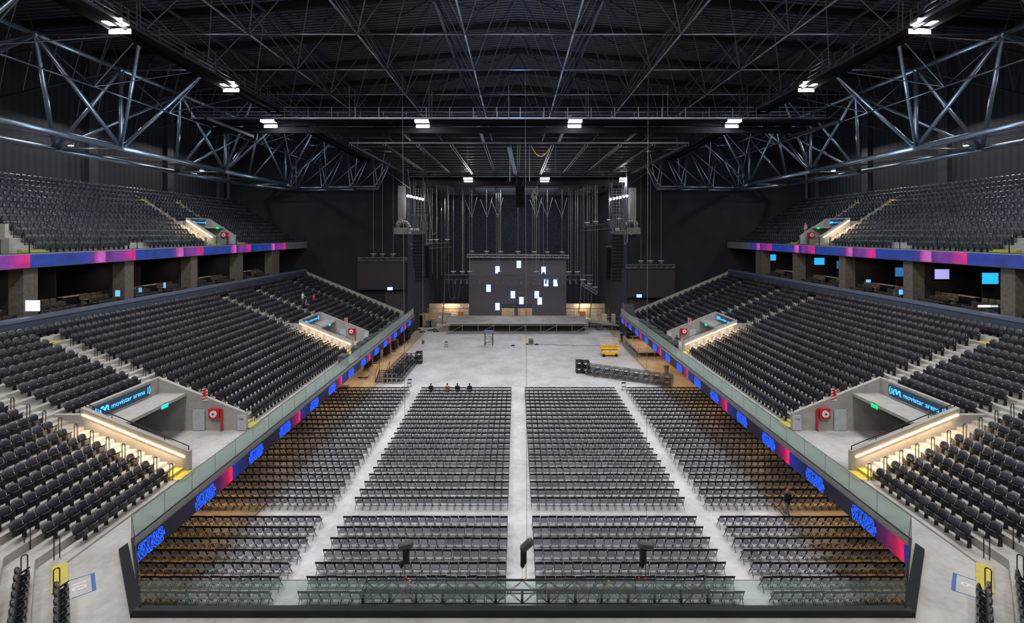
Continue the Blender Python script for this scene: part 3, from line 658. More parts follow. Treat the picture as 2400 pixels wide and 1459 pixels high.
# seat placements: (x,y,z,ang,label-ish info)
PITCH = .52
seats = []
def run(y0, y1): 
    n = int((y1-y0)/PITCH+.02); off = (y1-y0-n*PITCH)/2
    return [y0+off+PITCH*(i+.5) for i in range(n)]
loops = []     # handrail loops
for s in (-1,1):
    ang = PI/2 if s>0 else -PI/2      # local +Y faces the middle
    for n in range(NR):
        x = s*(19+TR*n+.60); z = slabz(n); ym = ptB(D0+TR*n+.6)[1]
        if n < 7: bl = [(ym+.95,25.2,0),(33.15,51.6,2),(59.55,68.25,4),(69.35,75.0,5)]
        elif n < 16: bl = [(ym+.95,25.2,0),(26.3,32.0,1),(33.15,51.6,2),(52.7,58.4,3),(59.55,68.25,4),(69.35,75.0,5)]
        elif n == 16: bl = [(ym+.95,25.2,0),(26.3,32.0,1),(33.15,51.6,2),(52.7,58.4,3),(59.55,68.25,4),(69.35,75.0,5)]
        else: bl = [(ym+.95,75.0,6)]
        for a,b,k in bl:
            for i,y in enumerate(run(a,b)): 
                seats.append((x,y,z,ang,('L',s,n,k,i)))
        if n < 16:
            for k,(ya,yb) in enumerate(AIS):
                for q,yy in enumerate((ya-.02,yb+.02)):
                    if n < 7 and ((k in (0,2) and q==1) or (k in (1,3) and q==0)): continue
                    if n >= 7 and q == (1 if k in (0,2) else 0) and k<4 : continue
                    loops.append((s*(19+TR*n+.35),yy,z,('L',s,n,k,q)))
    # corner block
    ka = math.atan2(-n3.y, -s*n3.x)-PI/2
    for n in range(5):
        b0 = Vector(ptB(D0+TR*n+(.22 if n==0 else .38))); t0 = (b0.y-16.75-.22*n)/.7071
        for i in range(7):
            p = b0+e3*(t0+PITCH*i)
            if p.y < 13.8: break
            seats.append((s*p.x,p.y,slabz(n),ka,('K',s,n,0,i)))
        for q,yy in enumerate((19.15-.35*n*0,17.35+.2*n)):
            p = Vector(ptB(D0+TR*n+.25)); p = p+e3*((p.y-yy)/.7071); loops.append((s*p.x,p.y,slabz(n),('K',s,n,0,q)))
    for n in range(UN):
        x = s*(UX+UT*n+.58); z = UZ+.02+UR*n
        if n < 4: bl = [(35.0,54.1,1),(60.85,75.6,3)]
        elif n < 10: bl = [(35.0,54.1,1),(55.4,59.6,2),(60.85,75.6,3)]
        else: bl = [(26,75.6-.0,4)]
        if n >= 4 and n < 10: bl.append((27.0,33.2,0))
        for a,b,k in bl:
            for i,y in enumerate(run(a,b)):
                if n == 0 and 43.4 < y < 45.5: continue
                seats.append((x,y,z,ang,('U',s,n,k,i)))
        if n < 10:
            for k,(ya,yb) in enumerate(UA):
                for q,yy in enumerate((ya,yb)):
                    if n < 4 and k in (1,) and q==1: continue
                    if n < 4 and k in (0,2) and q==0: continue
                    loops.append((s*(UX+UT*n+.35),yy,z,('U',s,n,k,q)))
def vis_score(x,y,z,h=.5):
    if y < 3: return 0
    u,v = PX(x,y,z+h)
    if not (-5 < u < 2405 and -5 < v < 1464): return 0
    return 1/math.dist((x,y,z),(CAMX,0,CAMZ))
sc = sorted(range(len(seats)), key=lambda i: -vis_score(*seats[i][:3]))
big = set(sc[:300])
BL = {0:'nearest block',1:'second block',2:'middle block',3:'fourth block',4:'fifth block',5:'last block',6:'top row'}
sb, sp, sl = SB.mesh('backrest','seat_shell',True), SP.mesh('seat','seat_pan'), SL.mesh('support_leg','seat_leg')
root = empty('stadium_seat',(0,0,-50),0,'x','seat','black tip-up seats in the side stands')
prt = []
for nm, me in (('backrest',sb),('seat',sp),('support_leg',sl)):
    o = bpy.data.objects.new(nm, me); C.objects.link(o); o.parent = root; prt.append(o)
first = True; rest = []
for i,sd in enumerate(seats):
    x,y,z,a,(t,s,n,k,j) = sd
    if i in big:
        if t == 'L': lab = f'black seat, {od(j)} from near end, {od(n)} row, {BL[k]}, {SN[s]} lower stand'
        elif t == 'K': lab = f'black seat, {od(j)} from corner aisle, {od(n)} row, bottom {SN[s]} corner block'
        else: lab = f'black seat, {od(j)} from near end, {od(n)} row, block {ORD[k]}, {SN[s]} upper stand'
        if first:
            root.location = (x,y,z); root.rotation_euler = (0,0,a); root['label'] = lab; first = False
        else: copy_tree(root, prt, (x,y,z), a, lab)
    else: rest.append((x,y,z,a))
o = stuff_mesh('stadium_seat_rows', merged_template([(SB,0),(SP,1),(SL,2)]), ['seat_shell','seat_pan','seat_leg'], rest, (0,))
tag(o,'thousands of black tip-up seats filling the side stands further away','seats',kind='stuff')
# handrail loops
lm = MB(); lm.path([(0,-.085,0),(0,-.085,.88),(0,-.05,.94),(0,.05,.94),(0,.085,.88),(0,.085,0)],.02,6)
lmesh = lm.mesh('handrail_loop','black_metal')
lsc = sorted(range(len(loops)), key=lambda i: -vis_score(*loops[i][:3]))
lbig = set(lsc[:220]); lrest = []
for i,(x,y,z,(t,s,n,k,q)) in enumerate(loops):
    if vis_score(x,y,z) == 0: continue
    if i in lbig:
        o = bpy.data.objects.new('handrail_loop', lmesh); C.objects.link(o); o.location = (x,y,z); o.rotation_euler = (0,0,PI/2 if t!='K' else math.atan2(n3.y,s*n3.x)-PI/2)
        st = {'L':f'{od(k)} aisle, {SN[s]} lower stand','K':f'corner aisle at bottom {SN[s]}','U':f'{od(k)} aisle, {SN[s]} upper stand'}[t]
        tag(o, f'black loop, {od(n)} row, {"near" if q==0 else "far"} side, {st}','handrail','handrail loops beside the aisles')
    else: lrest.append((x,y,z,PI/2))
if lrest:
    o = stuff_mesh('handrail_loop_rows', merged_template([(lm,0)]), ['black_metal'], lrest); tag(o,'remaining small black handrail loops along distant aisles','handrails',kind='stuff')

# ---------------------------------------------------------------- folding chairs
CB, CS, CL, CR = chair_parts()
ROWS = [22.0+.965*i for i in range(7)] + [29.75+.955*i for i in range(23)]
chairs = []
for r,y in enumerate(ROWS):
    for s in (-1,1):
        for j in range(20):
            chairs.append((s*(.98+.5*j), y+random.uniform(-.02,.02), 0, random.uniform(-.03,.03), (s,r,0,j)))
            chairs.append((s*(12.35+.5*j), y+random.uniform(-.02,.02), 0, random.uniform(-.03,.03), (s,r,1,j)))
def chair_vis(x,y):
    t = (18-4.2)/17.55; 
    if abs(x)/ (18-.6) * (18-3.05) > 17.3 : return 0
    u,v = PX(x,y,.6)
    if v > 1410: return 0
    return vis_score(x,y,0)
csc = sorted(range(len(chairs)), key=lambda i: -chair_vis(*chairs[i][:2])); cbig = set(csc[:300])
croot = empty('folding_chair',(0,0,-50),0,'x','chair','black folding chairs set out in rows on the floor'); cprt = []
for nm,mb_,mt in [('backrest',CB,'chair_black'),('seat',CS,'chair_seat')]+[(k,m,'chair_black') for m,k in CL]+[('stretcher',CR,'chair_black')]:
    o = bpy.data.objects.new(nm, mb_.mesh(nm, mt)); C.objects.link(o); o.parent = croot; cprt.append(o)
first = True; rest = []
for i,(x,y,z,a,(s,r,b,j)) in enumerate(chairs):
    if i in cbig:
        wh = f'{SN[s]} of centre aisle' if b==0 else f'in outer {SN[s]} block'
        lab = f'black folding chair, {od(r)} row from front glass, {od(j)} {wh}'
        if first: croot.location = (x,y,z); croot.rotation_euler = (0,0,a); croot['label'] = lab; first = False
        else: copy_tree(croot, cprt, (x,y,z), a, lab)
    else: rest.append((x,y,z,a))
ct = merged_template([(CB,0),(CS,1)]+[(m,0) for m,_ in CL])
o = stuff_mesh('folding_chair_rows', ct, ['chair_black','chair_seat'], rest)
tag(o,'some two thousand more black folding chairs in rows behind the nearest ones','chairs',kind='stuff')
for (x,y,a,lab) in ((-11.2,71.6,PI,'single folding chair alone on the pale floor near the stage'),(-12.7,53.2,PI,'single folding chair beside the left truss stack'),(12.1,52.0,PI,'single folding chair at the head of the right outer aisle')):
    c = copy_tree(croot, cprt, (x,y,0), a, lab); c['group'] = 'loose folding chairs'

# ---------------------------------------------------------------- helpers for things built in world coordinates
def W(mb, name, m, e, smooth=False):
    o = mb.build(name, m, e, smooth); o.matrix_parent_inverse = Matrix.Translation(-Vector(e.location)); return o
def lattice(mb, p, q, w=.5, h=.5, n=None, r=.025, web=.015, up=Vector((0,0,1)), tri=False):
    p, q = Vector(p), Vector(q); d = q-p; L = d.length; d.normalize(); a = d.cross(up).normalized(); u = a.cross(d).normalized()
    n = n or max(2, round(L/h)); cs = [a*(w/2)+u*(h/2), -a*(w/2)+u*(h/2), -a*(w/2)-u*(h/2), a*(w/2)-u*(h/2)]
    for c in cs: mb.tube(p+c, q+c, r, 5)
    for k in range(4):
        c0, c1 = cs[k], cs[(k+1)%4]
        for i in range(n):
            t0 = d*(L*i/n); t1 = d*(L*(i+1)/n)
            a0, a1 = (c0,c1) if (i+k)%2 else (c1,c0)
            mb.tube(p+t0+a0, p+t1+a1, web, 4, cap=False)
    for i in (0, n):
        for k in range(4): mb.tube(p+d*(L*i/n)+cs[k], p+d*(L*i/n)+cs[(k+1)%4], web*1.3, 4, cap=False)
    return mb
# ---------------------------------------------------------------- roof structure
YK = [34.9+7.6*k for k in range(-3,6)]; XI = [4.15,12.4,20.7,29.0,37.1]; ZL = 33.2
def zb(y): return 25.75+.00035*(y-62)**2+ (.0009*max(0,35-y)**2)
for s in (-1,1):
    e = empty('roof_truss',(s*37.1,YK[0],26),0,f'huge triangular tubular roof truss above the {SN[s]} stands','truss')
    tn = [Vector((s*37.1,y,ZL)) for y in YK]+[Vector((s*37.1,77,ZL))]
    by = [12.1,27.3,42.5,57.7,72.9]
    inn = [Vector((s*37.1,y,zb(y))) for y in by]; out = [Vector((s*43.3,y,zb(y)-.1)) for y in by]
    W(MB().path(tn,.20,8),'top_chord','steel_blue',e,True)
    W(MB().path(inn+[Vector((s*37.0,76.4,25.4))],.27,10),'bottom_chord','steel_blue',e,True)
    W(MB().path(out+[Vector((s*37.2,76.6,25.3))],.27,10),'bottom_chord','steel_blue',e,True)
    for j in range(len(by)):
        mb = MB()
        ks = [k for k in (2*j-1,2*j,2*j+1) if 0 <= k < len(tn)-1]
        for k in ks:
            mb.tube(inn[j],tn[k],.17,8); mb.tube(out[j],tn[k],.16,8)
        k2 = 2*j
        for kk in (k2-1,k2):
            if 0 <= kk < len(YK): mb.tube(inn[j], (s*29.0,YK[kk],ZL), .13, 7)
        W(mb,'diagonal_web','steel_blue',e,True)
        W(MB().tube(inn[j],out[j],.10,7),'cross_strut','steel_blue',e,True)
        if j: W(MB().tube(out[j-1],inn[j],.08,6),'cross_strut','steel_dark',e,True)
    mb = MB()
    for p in inn+out+tn[:-1]: mb.ball(p,.30 if p.z<30 else .26,8,6)
    W(mb,'node_joint','steel_blue',e,True)
    e = empty('secondary_truss',(s*32.5,27,29),0,f'thin secondary tube truss beside the {SN[s]} main roof truss','truss')
    W(MB().path([(s*32.6,y,29.2) for y in YK[2:]]+[(s*32.6,77,29.2)],.07,6),'bottom_chord','steel_mid',e,True)
    mb = MB()
    for k in range(2,len(YK)):
        y = YK[k]
        for q in ((s*37.1,y,ZL),(s*29.0,y,ZL),(s*33.2,min(y+3.8,77),roofz(33)-.8)): mb.tube((s*32.6,y,29.2),q,.05,5,cap=False)
        if k < len(YK)-1: mb.tube((s*32.6,y,29.2),(s*29.0,YK[k+1],ZL),.05,5,cap=False); mb.tube((s*32.6,y,29.2),(s*37.1,YK[k+1],ZL),.05,5,cap=False)
    W(mb,'diagonal_web','steel_mid',e,True)
    # end truss in front of the stage wall
    e = empty('end_truss',(s*37,76.3,25),0,f'tubular end truss curving to the {SN[s]} edge of the stage opening','truss')
    bx = [36.9,31.8,27.2,23.2]; bn = [Vector((s*x,76.0,25.1+.08*k)) for k,x in enumerate(bx)]
    bn2 = [Vector((s*x,74.0,25.3+.08*k)) for k,x in enumerate(bx)]
    tp = [Vector((s*x,76.2,32.9-.35*k)) for k,x in enumerate([37.1,33.4,28.6,24.4,20.5])]
    W(MB().path(bn,.17,8).path(bn2,.13,8).tube(bn[-1],tp[-1],.12,8),'bottom_chord','steel_blue',e,True); W(MB().path(tp,.14,8),'top_chord','steel_blue',e,True)
    mb = MB()
    for k in range(4): mb.tube(bn[k],tp[k],.12,6); mb.tube(bn[k],tp[k+1],.12,6); mb.tube(bn[k],bn2[k],.08,6); mb.tube(bn2[k],tp[k],.09,6); mb.tube(bn2[k],tp[k+1],.09,6)
    for k in range(3): mb.tube(bn[k],tp[min(4,k+2)],.09,6)
    for k in range(4): mb.tube(bn[k],(s*(bx[k]-2.0),68+2*k,ZL),.08,6)
    W(mb,'diagonal_web','steel_blue',e,True)
    # outer rafters towards the side wall
    for k,y in enumerate(YK):
        if y < 26: continue
        mb = MB().tube((s*37.1,y,ZL),(s*48.5,y,30.6),.09,6).tube((s*37.1,y,ZL+3.5),(s*48.5,y,34.4),.11,6)
        for q in range(5):
            x0 = 37.1+2.3*q; mb.tube((s*x0,y,ZL-.23*2.3*q*.99+.0),(s*(x0+1.15),y,ZL+3.3-.05*q),.05,5); mb.tube((s*(x0+1.15),y,ZL+3.3),(s*(x0+2.3),y,ZL-.23*2.3*(q+1)),.05,5)
        tag(mb.build('side_rafter','steel_dark'),f'{od(k-2)} dark side rafter from the viewer above the {SN[s]} upper stand','rafter','side rafters over the upper stands')
up = {}
def un(i,k): x = (i)*8.3; return Vector((x, YK[k]+2.2, roofz(x)-.7))
for i in range(-5,6):
    if i == 0: continue
    s = -1 if i<0 else 1; x = s*XI[abs(i)-1]
    if abs(i) == 5: continue
    e = empty('space_frame_line',(x,YK[0],ZL),0,f'{od(abs(i)-1)} lengthwise space frame line {SN[s]} of the roof ridge','roof frame','lengthwise space frame lines of the roof')
    W(MB().path([(x,y,ZL) for y in YK]+[(x,80,ZL)],.095,7),'bottom_chord','steel_blue' if abs(i)<=1 else 'steel_mid',e,True)
    mb = MB(); u0 = (abs(i)-1); 
    for k in range(len(YK)):
        p = Vector((x,YK[k],ZL))
        for ii in (u0, u0+1):
            for kk in (k-1,k):
                if 0 <= kk < len(YK): q = un(s*ii,kk); mb.tube(p,q,.062,5,cap=False)
    W(mb,'diagonal_web','steel_dark',e,True)
    tb = MB()
    for k in range(len(YK)-1): tb.bar(un(s*(u0+1),k),un(s*(u0+1),k+1),.34,.16)
    W(tb,'top_chord','steel_mid',e)
for k,y in enumerate(YK):
    e = empty('roof_beam',(0,y,ZL),0,f'{od(k)} crosswise roof beam from the viewer','roof beam','crosswise roof beams')
    W(MB().path([(-37.1,y,ZL)]+[(q*v,y,ZL) for q,v in [(-1,29),(-1,20.7),(-1,12.4),(-1,4.15),(1,4.15),(1,12.4),(1,20.7),(1,29)]]+[(37.1,y,ZL)],.065,6),'bottom_chord','steel_mid',e,True)
    mb = MB(); yy = y+2.2
    for i in range(-6,6):
        p = Vector((i*8.3,yy,roofz(i*8.3)-.35)); q = Vector(((i+1)*8.3,yy,roofz((i+1)*8.3)-.35)); mb.bar(p,q,.28,.7)
    for i in range(-5,6): 
        x = i*8.3
        if k < len(YK)-1: mb.tube((x,yy,roofz(x)-.5),(x+4.15,yy+3.8,roofz(x+4.15)-.3),.05,5,cap=False); mb.tube((x,yy,roofz(x)-.5),(x-4.15,yy+3.8,roofz(x-4.15)-.3),.05,5,cap=False)
    W(mb,'ridge_beam','black_metal',e)
# catwalks
def catwalk(name_lab, p, q, w=1.3, rail=1.1, step=2.4):
    p, q = Vector(p), Vector(q); d = (q-p); L = d.length; d.normalize(); a = Vector((-d.y,d.x,0))
    e = empty('catwalk',tuple(p),0,name_lab,'catwalk')
    W(MB().bar(p,q,w,.10).bar(p+a*w/2-Vector((0,0,.16)),q+a*w/2-Vector((0,0,.16)),.12,.28).bar(p-a*w/2-Vector((0,0,.16)),q-a*w/2-Vector((0,0,.16)),.12,.28),'deck','matte_black',e)
    for sg in (-1,1):
        mb = MB(); o = a*w/2*sg
        for z in (.45,.8,rail): mb.tube(p+o+Vector((0,0,z)),q+o+Vector((0,0,z)),.035,5)
        n = int(L/step)
        for i in range(n+1): t = p+d*(L*i/n)+o; mb.bar(t,t+Vector((0,0,rail)),.06,.06)
        mb.bar(p+o+Vector((0,0,.12)),q+o+Vector((0,0,.12)),.05,.2); W(mb,'railing','steel_mid' if abs(d.x)>.5 else 'steel_grid',e)
    n = int(L/7.6)
    for i in range(n+1): t = p+d*(L*i/max(n,1)); mb = MB(); mb.bar(t+a*w/2,t+a*w/2+Vector((0,0,ZL-p.z)),.06,.06); mb.bar(t-a*w/2,t-a*w/2+Vector((0,0,ZL-p.z)),.06,.06); W(mb,'hanger','steel_grid',e)
    return e
for s in (-1,1): catwalk(f'long catwalk hung under the roof above the {SN[s]} side',(s*25.3,14,31.3),(s*25.3,76,30.2),1.0)
e = catwalk('wide catwalk crossing the hall with four glaring floodlights',(-34,48,29.75),(32,48,29.75),1.6,1.25)
tag(MB().box((-33,48.9,28.7),(31,49.2,29.35)).build('cross_beam','matte_black'),'deep black beam just below the crossing catwalk','beam')
catwalk('far catwalk above the stage edge with four lights',(-24,79.5,27.6),(22,79.5,27.6),1.2,1.0)
# mother grid
e = empty('rigging_grid',(0,66,28),0,'flat steel rigging grid of crossing beams above the stage end of the floor','grid')
for i in range(-5,6):
    x = .1+3.85*i
    mb = MB().bar((x-.13,52,28.05),(x-.13,80,28.05),.07,.25).bar((x+.13,52,28.05),(x+.13,80,28.05),.07,.25); W(mb,'long_beam','steel_grid',e)
for k in range(13):
    y = 52+2.33*k; W(MB().bar((-19.3,y,28.25),(19.5,y,28.25),.09,.12 if k not in (0,12) else .2),'cross_tube','steel_grid',e)
W(MB().bar((-1.0,52,27.7),(-.2,79,27.7),.5,.25),'cable_tray','navy_panel',e)
for i,(px,sg) in enumerate(((905,-1),(1115,-1),(1335,1),(1530,1))):
    a = P(px,272 if i in(1,2) else 276,47.2); b = P(px+(( 1209-px)*.20),330,56)
    tag(MB().bar(a,b,.35,.3).build('hanging_beam','steel_grid'),f'{od(i)} short steel runway beam from the left, hung below the crossing catwalk','beam','runway beams behind the crossing catwalk')
for s,(a,b) in ((-1,(P(482,277,38),P(593,320,46))),(1,(P(1968,285,40),P(1850,320,46)))):
    tag(MB().bar(a,b,.20,.26).build('hanging_beam','matte_black'),f'dark outer runway beam in front of the {SN[s]} roof truss','beam')
# header and stage house grid
struct(MB().box((-18.7,80.6,26.4),(18.7,81,42)).build('wall_header','wall_black'),'black header wall over the stage opening','wall')
e = empty('stage_grid',(0,90,26),0,'dark ceiling grid with sloping steel beams over the stage','grid')
for i in range(-4,5):
    x = 4.1*i; W(MB().bar((x*.98,82,26.4),(x*.98,104,26.0),.25,.3),'long_beam','steel_grid',e)
W(MB().box((-18.5,81,26.9),(18.5,106,27.1)),'deck_panel','wall_black',e)
mb = MB()
for k in range(10): mb.bar((-18.5,82+2.4*k,26.65),(18.5,82+2.4*k,26.65),.08,.1)
W(mb,'cross_tube','steel_dark',e)
# pendant floodlights
def flood(x,y,z,w,lab,energy,d=.5,size=1.2,aim=None,blue=1.0,grp='floodlights under the catwalks'):
    e = empty('floodlight',(x,y,z),0,lab,'floodlight',grp)
    MB().rbox((0,0,.12),(w,.6,.22),0,.04).build('housing','fixture',e)
    MB().box((-w/2+.05,-.27,-.02),(w/2-.05,.27,.0)).box((-w/2+.05,-.315,.0),(w/2-.05,-.30,.2)).build('lens','flood',e)
    mb = MB().bar((-w/2-.04,0,.1),(-w/2-.04,0,.75),.05,.04).bar((w/2+.04,0,.1),(w/2+.04,0,.75),.05,.04).bar((-w/2-.04,0,.75),(w/2+.04,0,.75),.05,.05); mb.build('yoke','black_metal',e)
    MB().rbox((0,.40,-.32),(w*.95,.05,.34),0,.02).build('reflector','duct',e)
    if energy: area((x,y,z-.15),aim or (x*.75,y+4,0),energy,size,(.95,.965,1.0))
EC, EW = .42, .62
def area(loc, aim, energy, size, col, sy=None, spread=None):
    l = bpy.data.lights.new('area','AREA'); l.energy = energy*(EC if col[2] > .7 else EW); l.size = size; l.color = col
    if sy: l.shape = 'RECTANGLE'; l.size_y = sy
    if spread: l.spread = spread
    o = bpy.data.objects.new('area_light', l); C.objects.link(o); o.location = loc
    d = (Vector(aim)-Vector(loc)).normalized(); o.rotation_euler = d.to_track_quat('-Z','Y').to_euler(); return o
K = 1.0
wd = ['far left','centre left','centre right','far right']
for i,px in enumerate((632,990,1347,1717)):
    p = P(px,273,47.4); flood(p.x,47.2,29.45,1.5,f'{wd[i]} glaring floodlight on the crossing catwalk',5200*K)
for i,px in enumerate((918,1097,1277,1463)):
    p = P(px,413,78.7); flood(p.x,78.7,27.25,1.7,f'{wd[i]} floodlight on the far catwalk above the stage',2200*K,aim=(p.x*.7,60,0))
for s in (-1,1):
    for k,(y,z) in enumerate(((28.3,31.0),(39.5,30.8))):
        flood(s*25.2,y,z,1.5,f'{"near" if k==0 else "second"} floodlight on the {SN[s]} side catwalk',4500*K,aim=(s*20,y+3,0))
    for k,y in enumerate((8,18)): area((s*22,y,32),(s*18,y+12,4),5200*K,2.,(1,.97,.95))
    # area lights added to brighten the upper seat tops, no fixtures
    for k,y in enumerate((36,50,64)): area((s*44.5,y,30.5),(s*42.0,y,18),1500*K,1.,(.92,.94,1))
    for k,(px,py,Y) in enumerate(((165,341,45.5),(473,400,63.0))):
        q = P(px,py,Y); q.x = q.x if s<0 else -q.x
        e = empty('downlight',(q.x,Y,q.z),0,f'{"near" if k==0 else "far"} small round downlight under the {SN[s]} roof truss','light')
        MB().tube((0,0,0),(0,0,.3),.28,12).build('housing','fixture',e); MB().tube((0,0,-.02),(0,0,0),.24,12).build('lens','flood',e)
        MB().tube((0,0,.3),(0,0,2.5),.02,5).build('stem','black_metal',e)
# fill for roof steel and bowl
area((0,6,38),(0,40,6),9000*K,18,(1.0,.96,.93),10)
area((0,60,27),(0,60,42),2600*K,20,(.75,.85,1.0),30)
area((0,25,27),(0,30,42),2600*K,24,(.85,.88,1.0),20)
for s in (-1,1):
    area((s*30,40,24),(s*38,44,31),1400*K,6,(.55,.75,1.0),6)
    area((s*26,66,24),(s*37,66,30),900*K,5,(.60,.78,1.0),6)
area((0,42,31),(0,46,41),500*K,2.5,(.15,.35,1.0))
area((0,40.5,37.5),(0,43,41.5),260*K,.5,(.06,.28,1.0))
area((0,90,25.8),(0,88,2),1500*K,6,(.9,.92,1.0),3)
area((0,86,25.5),(0,106,14),2600*K,16,(.85,.88,1.0),2)
for s in (-1,1): area((s*13,82,23),(s*5,100,14),700*K,2,(.9,.93,1))
# warm lights under the balconies, suites and backstage
for (c,s_,sl_,L_,up_) in WARM:
    l = area(c,(c[0],c[1]-.9,c[2]-1.2),150*K if not up_ else 90*K,L_*.95,(1,.70,.40),.08)
    d = Vector((s_*1,0,sl_)).normalized(); dn = Vector((0,-.55,-.83)); z = -(dn-d*dn.dot(d)).normalized(); y = z.cross(d)
    l.rotation_euler = Matrix(((d.x,y.x,z.x),(d.y,y.y,z.y),(d.z,y.z,z.z))).to_euler()
for s in (-1,1):
    for y in (22,30,38,46,54,62,70): area((s*19.8,y,3.6),(s*19.3,y,0),120*K,1.2,(1,.62,.30))
    for y in (29.5,38.2,46.8,55.4,64): 
        area((s*38.5,y-2,15.0),(s*37.8,y-2,11),24*K,.5,(1,.72,.45)); area((s*38.5,y+2.2,15.0),(s*37.8,y+2.2,11),24*K,.5,(1,.72,.45))
    area((s*22,40,13),(s*36,40,12),60*K,1,(.3,.45,1),30)
for x in (-14,-5,5,14): area((x,95.4,2.9),(x,97,1.2),170*K,1.5,(1,.68,.38))
area((0,86.5,1.5),(0,80,.3),60*K,8,(1,.6,.35))
area((-16,87,3.2),(-16,90,0),60*K,1,(1,.8,.6))

# ---------------------------------------------------------------- stage
ZD = 1.97
e = empty('stage_platform',(0,80.7,0),0,'grey scaffold stage platform standing at the end of the floor','stage')
W(MB().box((-12.6,80.7,ZD-.12),(12.6,87.9,ZD)).box((-15,82.6,ZD-.12),(-12.6,87.9,ZD)),'deck','stage_deck',e)
W(MB().box((-12.6,80.66,ZD-.16),(12.6,80.72,ZD+.02)).box((-12.6,80.7,ZD-.4),(12.6,80.76,ZD-.34)),'edge_trim','alu',e)
mb = MB()
for i in range(10):
    x = -12.5+2.78*i
    for y in (80.8,84.2,87.8): o = W(MB().tube((x,y,0),(x,y,ZD-.1),.045,6).box((x-.09,y-.09,0),(x+.09,y+.09,.02)),'leg','galv',e)
    if i<9 and i%2==0: mb.tube((x,80.8,.15),(x+2.78,80.8,ZD-.45),.03,5)
W(mb,'brace','galv',e)
W(MB().box((-12.4,83.6,0),(12.4,83.7,ZD-.15)),'skirt','skirt_dark',e)
mb = MB()
for x in (-14.9,-12.7): mb.tube((x,82.7,0),(x,82.7,3.1),.04,5)
mb.tube((-14.9,82.7,3.0),(-12.7,82.7,3.0),.03,5).tube((-14.9,82.7,2.5),(-12.7,82.7,2.5),.03,5)
W(mb,'side_rail','galv',e)
tag(MB().bar((12.6,84.5,ZD-.1),(19.5,84.5,.7),2.0,.14).build('stage_ramp','stage_deck'),'grey ramp sloping down from right end of the stage','ramp')
e = empty('ramp_railing',(16,83.5,0),0,'galvanised railing in front of the right stage ramp','railing')
mb = MB()
for x in (13.3,15.3,17.2,19.2,21): mb.tube((x,82.6,0),(x,82.6,2.9),.04,5)
for z in (.3,1.3,2.0,2.8): mb.tube((13.3,82.6,z),(21,82.6,z-.1),.03,5)
W(mb,'rail_frame','galv',e)
tag(MB().rbox((17.5,86.8,.32),(8,1.6,.64),0,.03).build('backstage_platform','case_grey'),'low dark platform under the pale cabinets behind the ramp','platform')
for i,x in enumerate((14.6,16.6,18.5,20.4)):
    tag(MB().rbox((x,86.8,1.6),(1.0,.5,1.9),0,.04).build('backstage_locker','beige'),f'{od(i)} pale upright cabinet from the left, behind the ramp','cabinet','pale cabinets behind the ramp')
for i,(x,y,w,h) in enumerate(((13.6,88.6,1.0,.9),(15.3,85.9,1.2,.7),(17.6,86,.9,.6))):
    tag(MB().rbox((x,y-1.5,h/2),(w,.8,h),0,.04).build('equipment_case','case_grey'),f'{od(i)} low dark case under the ramp from the left','case','dark cases under the ramp')
# LED wall on stage
e = empty('rear_railing',(0,91.5,0),0,'pale stacked railings standing behind the stage','railing')
for nm,(xa_,xb2) in (('left',(-18,-9.6)),('right',(9.9,18.4))):
    mb = MB()
    for z in (1.1,1.6,2.1,2.7): mb.bar((xa_,91.5,z),(xb2,91.5,z),.06,.09)
    for k in range(5): x = xa_+(xb2-xa_)*k/4; mb.bar((x,91.5,0),(x,91.5,2.8),.08,.08)
    W(mb,'rail_section','galv',e)
for px,l in ((1080,'left'),(1365,'right')):
    c = P(px,727,90.6); tag(MB().rbox((c.x,90.6,1.1),(1.1,.5,2.5),0,.08).build('orange_case','cloth_orange'),f'orange red case behind the stage at {l}','case')
YS = 88.0
def SX(px): return (px-HX)*YS/F+CAMX
def SZ(py): return CAMZ-(py-HY)*YS/F
e = empty('stage_led_wall',(0,YS,2),0,'large grey LED wall on the stage with a few white lit tiles','screen')
x0,x1,xa,xb_ = SX(1099),SX(1327),SX(1176),SX(1247); z0,z1,zm = ZD+.02,SZ(610),SZ(711)
W(MB().box((x0,YS,z0),(xa,YS+.3,z1)).box((xb_,YS,z0),(x1,YS+.3,z1)).box((xa,YS,zm),(xb_,YS+.3,z1)),'screen_panel','screen_off',e)
W(MB().box((xa,YS+.02,zm-.9),(xb_,YS+.25,zm)),'opening_header','navy_panel',e)
W(MB().box(((xa+xb_)/2-.5,YS+.05,z0),((xa+xb_)/2+.2,YS+.3,zm-.6)),'centre_post','screen_off',e)
for (px,py) in ((1216,619),(1166,632),(1274,633),(1145,675),(1280,662),(1302,662),(1202,690),(1258,690),(1265,705),(1222,704),(1166,718)):
    c = (SX(px),YS-.02,SZ(py)); t = W(MB().cbox(c,(.74,.03,1.28)),'lit_tile','led_tile',e)
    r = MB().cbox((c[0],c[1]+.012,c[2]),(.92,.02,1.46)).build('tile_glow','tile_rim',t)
# white objects backstage seen through opening
for i,x in enumerate((-2.0,1.2,2.6)): tag(MB().rbox((x,96,1.0),(1.1,.6,2.0),0,.04).build('backstage_cabinet','beige'),f'{od(i)} pale cabinet from the left seen through the LED wall opening','cabinet','pale cabinets behind the LED wall')
area((0,93,3.4),(0,97,.5),90,2,(1,.7,.4))
